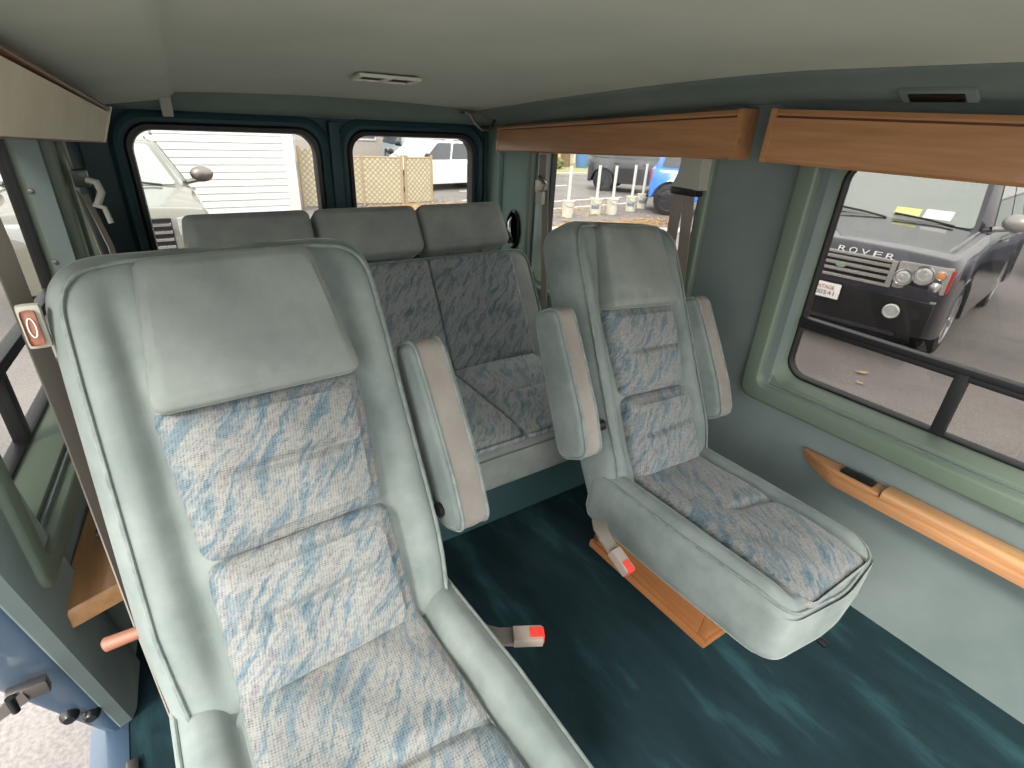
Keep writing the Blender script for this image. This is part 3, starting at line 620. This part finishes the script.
bm = B(); tube(bm, [(-.03, 0, .02), (.0, -.005, -.02), (.03, -.01, -.045), (.07, -.012, -.045), (.09, -.01, -.02), (.10, 0, .01)], .007, 8); box(bm, -.06, -.01, -.02, .02, .01, .024, bev=.004); link_mesh('hook', bm, M['steel'], t)

# ================================================================== OUTSIDE
GZ = -2.1
bm = B(); box(bm, -60, 90, -40, 110, GZ-.1, GZ); struct('ground', bm, M['asphalt'], False)

def make_car(name, label, loc, rz, paint, spec, cat='car', group=None, rim='rim', glass='car_glass'):
    """car-local: +x forward, +y its left, z up, origin on the ground at mid wheelbase"""
    t = thing(name, label, cat, loc, rz, group)
    L, W, H, wb = spec['len'], spec['wid']/2, spec['h'], spec['wb']; fo = spec.get('fo', .85); rw = spec.get('rw', .37)
    xf = wb/2+fo; xr = xf-L; zb = spec.get('zb', .34); belt = spec['belt']; hood = spec['hood']; wbx = spec['wsb']; wtx = spec['wst']; rbx = xr+spec.get('rb', .08); rtx = xr+spec.get('rt', .35)
    ra = rw*1.16; N = 84; rr = []
    for i in range(N+1):
        x = xf+(xr-xf)*i/N
        e = min((xf-x)/.35, (x-xr)/.25, 1); e = max(e, 0); wx = W*(.86+.14*math.sqrt(1-(1-e)**2))
        if x > wbx: top = hood[0]+(hood[1]-hood[0])*min(1, (xf-x)/(xf-wbx)); top -= .22*max(0, 1-(xf-x)/.14)**2
        else: top = belt
        top -= .05*max(0, 1-(x-xr)/.1)**2
        zo = zb+.06*max(0, 1-(xf-x)/.2)
        for xw in (wb/2, -wb/2):
            if abs(x-xw) < ra: zo = max(zo, rw+math.sqrt(ra*ra-(x-xw)**2)*.98)
        zo = min(zo, top-.12); zm = max(zo+.02, min(.62*(top-zb)+zb, top-.08))
        half = [(0, zb), (W-.30, zb), (W-.29, zo), (wx-.005, zo), (wx+.012, zo+.01), (wx, zm), (wx-.015, top-.08), (wx-.06, top-.012), (wx-.14, top), (wx*.5, top+.02), (0, top+.028)]
        rr.append([Vector((x, a, z)) for a, z in half]+[Vector((x, -a, z)) for a, z in half[-2:0:-1]])
    bm = B(); rings(bm, rr, True, True, True); bd = link_mesh('body', bm, paint, t)
    # greenhouse
    bw, tw = W-.07, W-.07-spec.get('tumble', .17); zr = H
    def gp(f, s, k):   # f 0 windshield base..1 rear, k 0 belt..1 roof
        pass
    bpts = [(wbx, bw*.90), (wbx-.18, bw), (rbx+.12, bw), (rbx, bw*.86)]; tpts = [(wtx, tw*.93), (wtx-.12, tw), (rtx+.08, tw), (rtx, tw*.9)]
    def lvl(k, z, shrink=0):
        o = [Vector((b[0]+(t_[0]-b[0])*k, b[1]+(t_[1]-b[1])*k-shrink, z)) for b, t_ in zip(bpts, tpts)]
        return o+[Vector((p.x, -p.y, p.z)) for p in o[::-1]]
    bm = B(); rf = [lvl(0, belt-.03), lvl(0, belt), lvl(.5, belt+.5*(zr-.02-belt)), lvl(.93, belt+.93*(zr-.02-belt)), lvl(1, zr-.02, .01)]
    top = [Vector(((p.x-(wtx+rtx)/2)*.92+(wtx+rtx)/2, p.y*.86, zr)) for p in rf[-1]]; rf.append(top)
    rings(bm, rf, True, False, True); link_mesh('cabin', bm, paint, t)
    # glass panels: inset quads just proud of the cabin
    def quadpanel(A, Bp, Cp, D, m_, nm, ins=.05, off=.012):
        # A,B bottom; C,D top
        c = (A+Bp+Cp+D)/4; n = (Bp-A).cross(D-A).normalized()
        if n.dot(c-Vector(((wbx+rbx)/2, 0, (belt+zr)/2))) < 0: n = -n
        u = (Bp-A).normalized(); v = ((D+Cp)/2-(A+Bp)/2).normalized()
        p = [A+u*ins+v*ins*.6, Bp-u*ins+v*ins*.6, Cp-u*ins-v*ins, D+u*ins-v*ins]
        # rounded corners
        ol = []
        for i in range(4):
            q0, q1, q2 = p[i-1], p[i], p[(i+1) % 4]; d0 = (q0-q1).normalized()*.05; d1 = (q2-q1).normalized()*.05
            for k in range(5): s = k/4; ol.append((q1+d0)*(1-s)**2+q1*2*s*(1-s)+(q1+d1)*s*s)
        bm = B(); rings(bm, [[q-n*.02 for q in ol], [q+n*off for q in ol]], True, True, True); return link_mesh(nm, bm, m_, t, False)
    lo, hi = lvl(0, belt), lvl(1, zr-.02)
    g = M[glass]
    quadpanel(lo[7], lo[0], hi[0], hi[7], g, 'windshield', .05)
    quadpanel(lo[3], lo[4], hi[4], hi[3], M['car_glass_dark'], 'rear_window', .09)
    for s0, s1 in ((1, 2), (5, 6)):
        a, b, c_, d = lo[s0], lo[s1], hi[s1], hi[s0]
        cuts = spec.get('cuts', (0, .36, .68, 1))
        for f0, f1 in zip(cuts, cuts[1:]):
            if s0 == 5: f0, f1 = 1-f1, 1-f0
            quadpanel(a.lerp(b, f0), a.lerp(b, f1), d.lerp(c_, f1), d.lerp(c_, f0), M['car_glass_dark'], 'side_window', .035)
    # wheels
    for xw in (wb/2, -wb/2):
        for sy in (1, -1):
            Tq = lambda a, b, c: Vector((xw+a, sy*(W-.02+c), rw+b))
            bm = B(); lathe(bm, [(rw*.62, -.22), (rw*.97, -.22), (rw, -.19), (rw, -.03), (rw*.96, .0), (rw*.74, .012), (rw*.70, .0), (rw*.68, -.05)], 36, Tq); wh = link_mesh('wheel', bm, M['tyre'], t)
            bm = B(); lathe(bm, [(rw*.66, -.03), (rw*.71, .0), (rw*.71, .012), (rw*.66, .008), (rw*.62, -.02)], 36, Tq)
            for k in range(7):
                a = 2*PI*k/7; ca_, sa_ = math.cos(a), math.sin(a)
                box(bm, rw*.08, rw*.66, -.026, .026, -.03, .004, lambda x, y, z: Tq(x*ca_-y*sa_, x*sa_+y*ca_, z), .006)
            lathe(bm, [(.001, .012), (.05, .010), (.06, -.02)], 16, Tq); link_mesh('wheel_rim', bm, M[rim], wh)
    # mirrors, door handles, wipers
    for sy in (1, -1):
        bm = B(); cx, cy, cz = wbx-.22, sy*(W+.10), belt+.12
        b2 = bmesh.new(); bmesh.ops.create_uvsphere(b2, u_segments=16, v_segments=10, radius=1)
        for v in b2.verts: v.co = Vector((cx+v.co.x*.08, cy+v.co.y*.13, cz+v.co.z*.095))
        me_ = bpy.data.meshes.new('tmp'); b2.to_mesh(me_); b2.free(); bm.from_mesh(me_); bpy.data.meshes.remove(me_)
        tube(bm, [(cx, sy*(W-.08), cz-.09), (cx, cy-sy*.03, cz-.06)], .03, 8); link_mesh('side_mirror', bm, M[spec.get('mirror', 'black')], t)
        for hx in (.25, -.72):
            bm = B(); tube(bm, [(hx, sy*(W+.005), belt-.13), (hx-.04, sy*(W+.035), belt-.125), (hx-.16, sy*(W+.035), belt-.125), (hx-.2, sy*(W+.005), belt-.13)], .011, 6); link_mesh('door_handle', bm, paint, t)
    bm = B()
    for y0, y1 in ((.62, .0), (-.05, -.62)):
        zz = belt+.035; tube(bm, [(wbx+.05, y0*W, hood[1]+.03), (wbx-.01, (y0+y1)/2*W, zz+.03), (wbx-.03, y1*W, zz+.05)], .012, 6)
    link_mesh('wiper', bm, M['black'], t)
    return t
def car_front(t, spec, paint, style):
    L, W, wb = spec['len'], spec['wid']/2, spec['wb']; xf = wb/2+spec.get('fo', .85); zh = spec['hood'][0]
    F = lambda d, y, z: Vector((xf+d-.10*(abs(y)/W)**6, y, z))
    def part(nm, m_, boxes, bev=.008, par=None):
        bm = B()
        for (d0, d1, y0, y1, z0, z1) in boxes: box(bm, d0, d1, y0, y1, z0, z1, F, bev)
        return link_mesh(nm, bm, m_, par or t)
    return F, part
# --- black off-roader outside the near window
bp = car_paint('black_car_paint', (30, 30, 40))
sp_ = dict(len=4.95, wid=2.0, h=1.84, wb=2.88, belt=1.24, hood=(1.09, 1.245), wsb=.88, wst=.25, zb=.30, rw=.385, fo=.86, tumble=.16, mirror='silver')
hd = Vector((-2.73, -.37, 0)).normalized(); left = Vector((-hd.y, hd.x, 0)); mid = Vector((8.47, 1.965, GZ))-left*1.0
rv = make_car('off_road_car', 'black four-wheel-drive car facing the van outside the right window', mid, math.atan2(hd.y, hd.x), bp, sp_, rim='rim')
W = 1.0; xf = 2.88/2+.86
F, part = car_front(rv, sp_, bp, 0)
part('bumper', M['black'], [(-.10, .075, -.93, .93, .34, .70)], .03)
gz0, gz1 = .80, 1.00
gr = part('grille', M['silver'], [(-.05, .028, -.48, .48, gz0-.03, gz0), (-.05, .028, -.48, .48, gz1+.01, gz1+.035), (-.05, .028, -.52, -.47, gz0-.03, gz1+.03), (-.05, .028, .47, .52, gz0-.03, gz1+.03)], .01)
part('grille_backing', M['black'], [(-.05, .006, -.48, .48, gz0, gz1+.02)], .002, gr)
for k in range(3):
    z = gz0+.035+k*.062
    part('grille_bar', M['silver'], [(-.02, .030, -.47, .47, z, z+.034)], .008, gr)
bm = B(); lathe(bm, [(.001, .008), (.05, .006), (.055, 0)], 20, lambda a, b, c: F(.032+c, a*.9-.02+.05, .90+b*.5)); link_mesh('oval_badge', bm, M['trim_light'], gr)
part('front_fascia', bp, [(-.05, .03, -.92, .92, .70, .775)], .012)
part('chrome_strip', M['silver'], [(-.04, .045, -.93, .93, .695, .712)], .004)
for sy in (1, -1):
    hl = part('headlight', M['silver'], [(-.08, .016, sy*.53, sy*.955, .78, 1.04)] if sy > 0 else [(-.08, .016, -.955, -.53, .79, 1.03)], .02)
    for (y, z, r, m_) in ((.60, .895, .074, 'lamp_glass'), (.755, .945, .084, 'lamp_glass'), (.885, .965, .040, 'amber'), (.875, .85, .042, 'lamp_glass')):
        bm = B(); Tq = lambda a, b, c: F(.018+c, sy*y+a, z+b)
        lathe(bm, [(r*1.12, -.01), (r*1.12, .010), (r*.98, .012), (r*.94, .004)], 24, Tq); link_mesh('lamp_ring', bm, M['chrome'], hl)
        bm = B(); lathe(bm, [(r*.94, -.006), (r*.93, .002), (r*.55, .010), (r*.5, .004), (r*.001+.001, .012)], 24, Tq); link_mesh('lamp_lens', bm, M[m_], hl)
    part('side_marker', M['red_lens'], [(-.10, .010, sy*.955-.012, sy*.955+.018, .80, 1.02)], .006, hl)
    bm = B(); lathe(bm, [(.075, -.01), (.075, .008), (.06, .014), (.055, .004), (.001, .010)], 24, lambda a, b, c: F(.078+c, sy*.62+a, .56+b)); link_mesh('fog_light', bm, M['lamp_glass'], rv)
pl = part('number_plate', M['paper'], [(.076, .086, -.24, .12, .545, .705)], .004)
text('plate_text', 'HERITAGE', .055, M['red_lens'], pl, (xf+.088, -.06, .655), (PI/2, 0, PI/2), .001, 1, .24)
text('plate_text', '1300541', .06, M['steel'], pl, (xf+.088, -.06, .595), (PI/2, 0, PI/2), .001, 1, .26)
lt = 'RANGE ROVER'
for i, ch in enumerate(lt):
    if ch == ' ': continue
    y = -.70+i*.112
    text('bonnet_letter', ch, .085, M['chrome'], rv, (xf-.035-.10*(abs(y)/W)**6, y, 1.052), (math.radians(62), 0, PI/2), .003, 1, .075)
# cowl, hood ridges, dash papers
for sy in (1, -1):
    bm = B(); tube(bm, [(2.15, sy*.80, 1.08), (1.6, sy*.83, 1.17), (.95, sy*.85, 1.24)], [.012, .02, .02], 8); link_mesh('bonnet_ridge', bm, bp, rv)
def on_ws(y, k): # point on windscreen plane
    a = Vector((.88, y, 1.24)); b = Vector((.25, y, 1.82)); n = Vector((.66, 0, .68)).normalized(); return a.lerp(b, k)+n*.014
for nm, y0, y1, k0, k1, m_ in (('dash_paper', .28, .55, .10, .26, 'paper'), ('yellow_card', -.02, .24, .10, .24, 'paper_yellow')):
    bm = B(); rings(bm, [[on_ws(y0, k0), on_ws(y1, k0), on_ws(y1, k1), on_ws(y0, k1)], [v+Vector((.003, 0, .003)) for v in (on_ws(y0, k0), on_ws(y1, k0), on_ws(y1, k1), on_ws(y0, k1))]], True, True, True); link_mesh(nm, bm, M[m_], rv, False)
# --- dark car further behind it
make_car('parked_car', 'dark car parked further back beyond the black off-roader', (15.2, 1.9, GZ), math.radians(186), car_paint('navy_paint', (40, 44, 62)), dict(len=4.6, wid=1.85, h=1.6, wb=2.7, belt=.98, hood=(.85, .95), wsb=.9, wst=.15, zb=.25, rw=.34))
# --- black SUV beyond posts
hd = Vector((14.17-13.07, 13.08-14.08, 0)); 
bs_ = dict(len=3.95, wid=1.8, h=1.66, wb=2.5, belt=1.08, hood=(.98, 1.06), wsb=.95, wst=.35, zb=.30, rw=.36, rt=.30)
make_car('parked_car', 'black compact off-roader parked beyond the bucket posts', (15.1, 13.9, GZ), math.radians(-58), car_paint('black_paint_two', (44, 42, 48)), bs_, rim='rim_dark', glass='car_glass')
# --- bright blue SUV
bl = make_car('parked_car', 'bright blue off-roader with black wheels, seen from its rear corner', (13.3, 9.3, GZ), math.radians(-50), car_paint('bright_blue_paint', (40, 122, 226)), dict(len=4.25, wid=1.92, h=1.80, wb=2.79, belt=1.16, hood=(1.1, 1.14), wsb=.9, wst=.3, zb=.42, rw=.40, fo=.9, rt=.30), rim='rim_dark', glass='car_glass_dark')
for sy in (1, -1):
    bm = B(); xr_ = 2.79/2+.9-4.25; box(bm, xr_-.01, xr_+.12, sy*.80-.07, sy*.80+.07, .85, 1.12, bev=.02); link_mesh('tail_lamp', bm, M['red_lens'], bl)
bm = B(); box(bm, xr_-.05, xr_+.1, -.85, .85, .42, .62, bev=.03); link_mesh('rear_bumper', bm, M['black'], bl)
# --- silver SUV behind the van, facing it
ssp = dict(len=4.5, wid=1.9, h=1.66, wb=2.7, belt=1.18, hood=(1.08, 1.18), wsb=.95, wst=.35, zb=.30, rw=.36, tumble=.24, mirror='steel')
sv_paint = car_paint('champagne_paint', (112, 110, 98))
sv = make_car('parked_car', 'champagne silver four-wheel-drive car nosed up behind the left rear window', (-.30, 8.8, GZ), math.radians(-90), sv_paint, ssp)
F, part = car_front(sv, ssp, sv_paint, 0)
gr = part('grille', M['black'], [(-.04, .012, -.55, .55, .70, 1.02)], .006)
for k in range(4): part('grille_bar', M['chrome'], [(.0, .03, -.54, .54, .72+k*.075, .755+k*.075)], .008, gr)
for s0, s1 in ((.60, .90), (-.90, -.60)): part('headlight', M['lamp_glass'], [(-.07, .016, s0, s1, .84, 1.02)], .02)
bm = B()
for sy in (1, -1): tube(bm, [(.2, sy*.62, 1.72), (.15, sy*.62, 1.77), (-1.5, sy*.62, 1.77), (-1.6, sy*.62, 1.72)], .018, 8)
link_mesh('roof_rail', bm, M['steel'], sv)
# --- white car and others behind the fence
make_car('parked_car', 'white saloon parked behind the tan fence, seen through the right rear window', (8.0, 16.6, GZ), math.radians(190), car_paint('white_paint', (222, 222, 220)), dict(len=4.7, wid=1.8, h=1.40, wb=2.7, belt=.88, hood=(.70, .85), wsb=.95, wst=.25, zb=.2, rw=.32, rt=.9, rb=.25), glass='car_glass')
make_car('parked_car', 'pale grey car far behind the fence near the white house', (10.3, 22.5, GZ), math.radians(-96), car_paint('grey_paint', (150, 160, 168)), dict(len=4.6, wid=1.8, h=1.55, wb=2.7, belt=.9, hood=(.8, .88), wsb=.9, wst=.2, zb=.22, rw=.33))

# --- posts standing in buckets
GRP = 'white posts standing in buckets'
PL = [((8.8, 10.43), 'white post in a clear bucket, leftmost of the row, apart from the others', 0), ((9.87, 10.58), 'white post in a white bucket, second from the left of the row', 1),
      ((10.31, 10.44), 'white post in a plain bucket, middle one of the row of five', 0), ((11.26, 10.68), 'white post in a white bucket, second nearest the blue car', 1), ((12.04, 11.01), 'white post in a white bucket, nearest the blue car', 1)]
for (x, y), lab, mark in PL:
    t = thing('bucket_post', lab, 'post', (x, y, GZ), random.uniform(-.2, .2), GRP)
    bm = B(); lathe(bm, [(.001, .0), (.13, .0), (.15, .36), (.162, .37), (.162, .39), (.145, .39), (.14, .33), (.001, .33)], 24); bk = link_mesh('bucket', bm, M['white_plastic'], t)
    bm = B(); tube(bm, [(0, 0, .30), (.0, 0, 1.18)], .038, 12); link_mesh('pole', bm, M['paint_white'], t)
    bm = B(); tube(bm, [Vector((.165*math.cos(a), -.0-.10*math.sin(a)-.05, .34-.09*math.sin(a))) for a in [PI*k/10 for k in range(11)]], .005, 6); link_mesh('handle', bm, M['steel'], bk)
    if mark:
        bm = B(); rings(bm, [[Vector((-.144*math.sin(a)*1.0, -.144*math.cos(a), z)) for a in (-.75, -.4, 0, .4, .75)] for z in (.14, .26)], False)
        o = link_mesh('printed_mark', bm, M['shutter'], bk); o.rotation_euler = (0, 0, -.75)

# --- leaves: litter nobody could count
def leaves(label, cx, cy, sx, sy, n, m_):
    bm = B()
    for i in range(n):
        x = cx+random.gauss(0, sx); y = cy+random.gauss(0, sy); a = random.uniform(0, 6.28); s = random.uniform(.035, .075); h_ = random.uniform(.004, .03)
        pts = [(0, -1), (.5, -.2), (.35, .5), (0, 1), (-.35, .5), (-.5, -.2)]
        vs = [bm.verts.new((x+s*(p*math.cos(a)-q_*math.sin(a)), y+s*(p*math.sin(a)+q_*math.cos(a)), GZ+h_+(.012 if k in (0, 3) else 0))) for k, (p, q_) in enumerate(pts)]
        bm.faces.new(vs)
    o = link_mesh('fallen_leaves', bm, m_, None, False, 'stuff'); tag(o, label, 'leaves')
leaves('dry orange leaves drifted along the kerb this side of the bucket posts', 8.9, 9.1, 1.3, .3, 1500, M['leaf'])
leaves('scattered tan leaves on the asphalt around the bucket posts', 9.6, 11.4, 1.4, .8, 500, M['leaf2'])
leaves('heap of dry straw-coloured leaves at the foot of the tan fence', 5.9, 12.4, .7, .45, 2600, M['leaf2'])
leaves('few loose leaves on the asphalt beside the black off-roader', 6.5, .6, 2.2, 1.6, 18, M['leaf2'])
# pale concrete strip, parking lines, grass verge
bm = B(); rings(bm, [[(6.2, 10.0, GZ), (11.4, 7.2, GZ), (11.4, 7.2, GZ+.05), (6.2, 10.0, GZ+.05)], [(6.6, 10.5, GZ), (11.8, 7.75, GZ), (11.8, 7.75, GZ+.05), (6.6, 10.5, GZ+.05)]], True, True, True)
bm.free(); bm = B(); box(bm, -3.2, 3.2, -.25, .25, 0, .05, lambda x, y, z: Vector((8.7+x*.88-y*-.47, 8.55-x*.35+y*.88, GZ+z)), .01); struct('kerb', bm, M['concrete'])
for (x0, y0, x1, y1) in ((8.2, 12.6, 13.2, 13.0), (9.2, 11.6, 12.4, 11.9), (8.5, 15.4, 13.5, 16.2), (7.6, 13.6, 11.0, 14.2)):
    bm = B(); d = Vector((x1-x0, y1-y0, 0)); n = Vector((-d.y, d.x, 0)).normalized()*.06; a = Vector((x0, y0, GZ)); b_ = a+d
    rings(bm, [[a-n, b_-n, b_+n, a+n], [p+Vector((0, 0, .006)) for p in (a-n, b_-n, b_+n, a+n)]], True, True, True); struct('parking_line', bm, M['paint_white'], False)
bm = B(); box(bm, 10, 30, 19.2, 19.6, GZ, GZ+.12, bev=.02); struct('kerb', bm, M['concrete'])
bm = B(); box(bm, 12.6, 40, 19.6, 24, GZ, GZ+.14); o = tag(link_mesh('grass_verge', bm, M['grass'], None, False, 'stuff'), 'strip of dry grass in front of the beige house', 'grass')

# --- buildings
def siding_building():
    t = thing('siding_building', 'white clapboard building filling the view behind the left rear window', 'building', (-1.42, 13.0, GZ))
    bm = B(); n = 34; h_ = .14
    for i in range(n): # each board a shallow wedge with its shadow gap
        z = i*h_; rings(bm, [[Vector((x, .0, z)), Vector((x, -.028, z+.012)), Vector((x, -.004, z+h_)), Vector((x, .05, z+h_)), Vector((x, .05, z))] for x in (-16, 4.28)], True, True, True)
    link_mesh('clapboard', bm, M['siding'], t, False)
    bm = B(); box(bm, 4.26, 4.48, -.05, .1, 0, n*h_, bev=.01); link_mesh('corner_board', bm, M['white_wall'], t)
    bm = B(); box(bm, -16, 4.4, .06, 8, 0, n*h_); link_mesh('wall', bm, M['siding'], t, False)
siding_building()
def house(name, label, x0, x1, y, h_, wallm, wins, shut=None, depth=6, rz=0):
    t = thing(name, label, 'building', ((x0+x1)/2, y, GZ), rz); c = (x0+x1)/2
    bm = B(); box(bm, x0-c, x1-c, 0, depth, 0, h_); link_mesh('wall', bm, wallm, t, False)
    bm = B(); rings(bm, [[Vector((x, -.4, h_)), Vector((x, depth/2, h_+1.6)), Vector((x, depth+.4, h_)), Vector((x, depth+.4, h_-.1)), Vector((x, -.4, h_-.1))] for x in (x0-c-.3, x1-c+.3)], True, True, True); link_mesh('roof', bm, M['shutter'], t, False)
    for (wx, wz, ww, wh_) in wins:
        bm = B(); box(bm, wx-c-ww/2-.08, wx-c+ww/2+.08, -.05, .0, wz-.08, wz+wh_+.08, bev=.01); f = link_mesh('window', bm, M['white_wall'], t)
        bm = B(); box(bm, wx-c-ww/2, wx-c+ww/2, -.06, -.02, wz, wz+wh_); link_mesh('pane', bm, M['win_dark'], f, False)
        if shut:
            for s_ in (-1, 1): bm = B(); cx = wx-c+s_*(ww/2+.3); box(bm, cx-.18, cx+.18, -.05, .0, wz-.05, wz+wh_+.05, bev=.01); link_mesh('shutter', bm, shut, t)
    return t
house('white_house', 'white house with grey-shuttered windows beyond the tan fence', 11.5, 17.2, 28, 4.6, M['white_wall'], [(13.6, 1.5, .9, 1.3), (16.0, 1.5, .9, 1.3)], M['shutter'])
house('grey_house', 'plain grey-beige outbuilding between the white building and the white house', 6.2, 10.8, 26, 4.6, M['concrete'], [(9.4, 1.0, .8, 1.4)])
bh = house('beige_house', 'yellow-beige house behind the grass strip, beyond the bucket posts', 18, 40, 25.0, 4.5, M['beige'], [(22.6, 1.5, .8, 1.2), (26.2, 1.5, .9, 1.3), (30, 1.5, .9, 1.3)], M['white_wall'])
bm = B(); box(bm, -7.9, -7.75, -.06, 0, 0, 4.4, bev=.01); link_mesh('downspout', bm, M['white_wall'], bh)
# hedge and bin
def blob(name, label, cat, c, r, m_, seed):
    bm = B(); bmesh.ops.create_icosphere(bm, subdivisions=5, radius=1)
    for v in bm.verts:
        k = 1+.22*noise.noise(v.co*3+Vector((seed, 0, 0)))+.12*noise.noise(v.co*9); v.co = Vector((v.co.x*r[0]*k, v.co.y*r[1]*k, max(0, v.co.z*r[2]*k+r[2]*.8)))
    o = link_mesh(name, bm, m_); o.location = c; tag(o, label, cat)
blob('hedge', 'low green hedge in front of the beige house, right of the blue bin', 'hedge', (20.4, 22.0, GZ+.14), (1.0, .6, .6), M['hedge'], 3)
blob('shrub', 'low dry shrub in front of the beige house, left of the blue bin', 'shrub', (16.4, 21.0, GZ+.14), (.7, .45, .3), M['hedge'], 9)
t = thing('bin', 'blue barrel bin standing on the grass strip by the hedge', 'bin', (18.6, 21.3, GZ+.14))
bm = B(); lathe(bm, [(.001, 0), (.28, 0), (.32, .4), (.32, .85), (.30, .9)], 20); link_mesh('barrel', bm, M['bluebin'], t)
bm = B(); lathe(bm, [(.34, .88), (.34, .93), (.25, 1.0), (.001, 1.02)], 20); link_mesh('lid', bm, M['white_plastic'], t)
t = thing('tree', 'bare tree trunk on the grass strip left of the blue bin', 'tree', (18.0, 21.9, GZ+.14))
bm = B(); tube(bm, [(0, 0, 0), (.05, 0, 1.5), (-.05, 0, 3.2), (.1, 0, 5)], [.26, .2, .17, .1], 12); link_mesh('trunk', bm, M['bark'], t)
bm = B(); tube(bm, [(0, 0, 2.6), (.7, .2, 3.8), (1.0, .2, 4.8)], [.1, .07, .03], 8); tube(bm, [(0, 0, 3.0), (-.8, 0, 4.2), (-1.1, .2, 5)], [.1, .06, .03], 8); link_mesh('branch', bm, M['bark'], t)
# --- fence with woven infill
t = thing('chain_fence', 'tan chain-link fence panels with woven infill seen through the right rear window', 'fence', (4.3, 13.3, GZ))
FX = [0.-.25, .55, 1.42, 1.52, 2.2]
pts = [(-.45, .6), (.42, .15), (1.38, .0), (1.48, .0), (2.25, .1)]; HT = 1.12
for i, (x, y) in enumerate(pts):
    bm = B(); tube(bm, [(x, y, 0), (x, y, HT+.06)], .035, 10); link_mesh('fence_post', bm, M['rust'], t)
for i in (0, 1, 3):
    (xa, ya), (xb, yb) = pts[i], pts[i+1]; d = Vector((xb-xa, yb-ya, 0)); 
    bm = B(); box(bm, .03, d.length-.03, -.012, .012, .06, HT-.02); o = link_mesh('fence_panel', bm, M['infill'], t, False); o.location = (xa, ya, 0); o.rotation_euler = (0, 0, math.atan2(d.y, d.x))
    bm = B(); tube(bm, [(xa, ya, HT), (xb, yb, HT)], .022, 8); link_mesh('top_rail', bm, M['rust'], t)
t = thing('chain_fence', 'short tan fence panel at the corner of the white building', 'fence', (3.12, 13.3, GZ))
bm = B(); box(bm, .1, 1.0, -.012, .012, .06, 1.3); link_mesh('fence_panel', bm, M['infill'], t, False)
for x in (.1, 1.0): bm = B(); tube(bm, [(x, 0, 0), (x, 0, 1.36)], .035, 10); link_mesh('fence_post', bm, M['rust'], t)
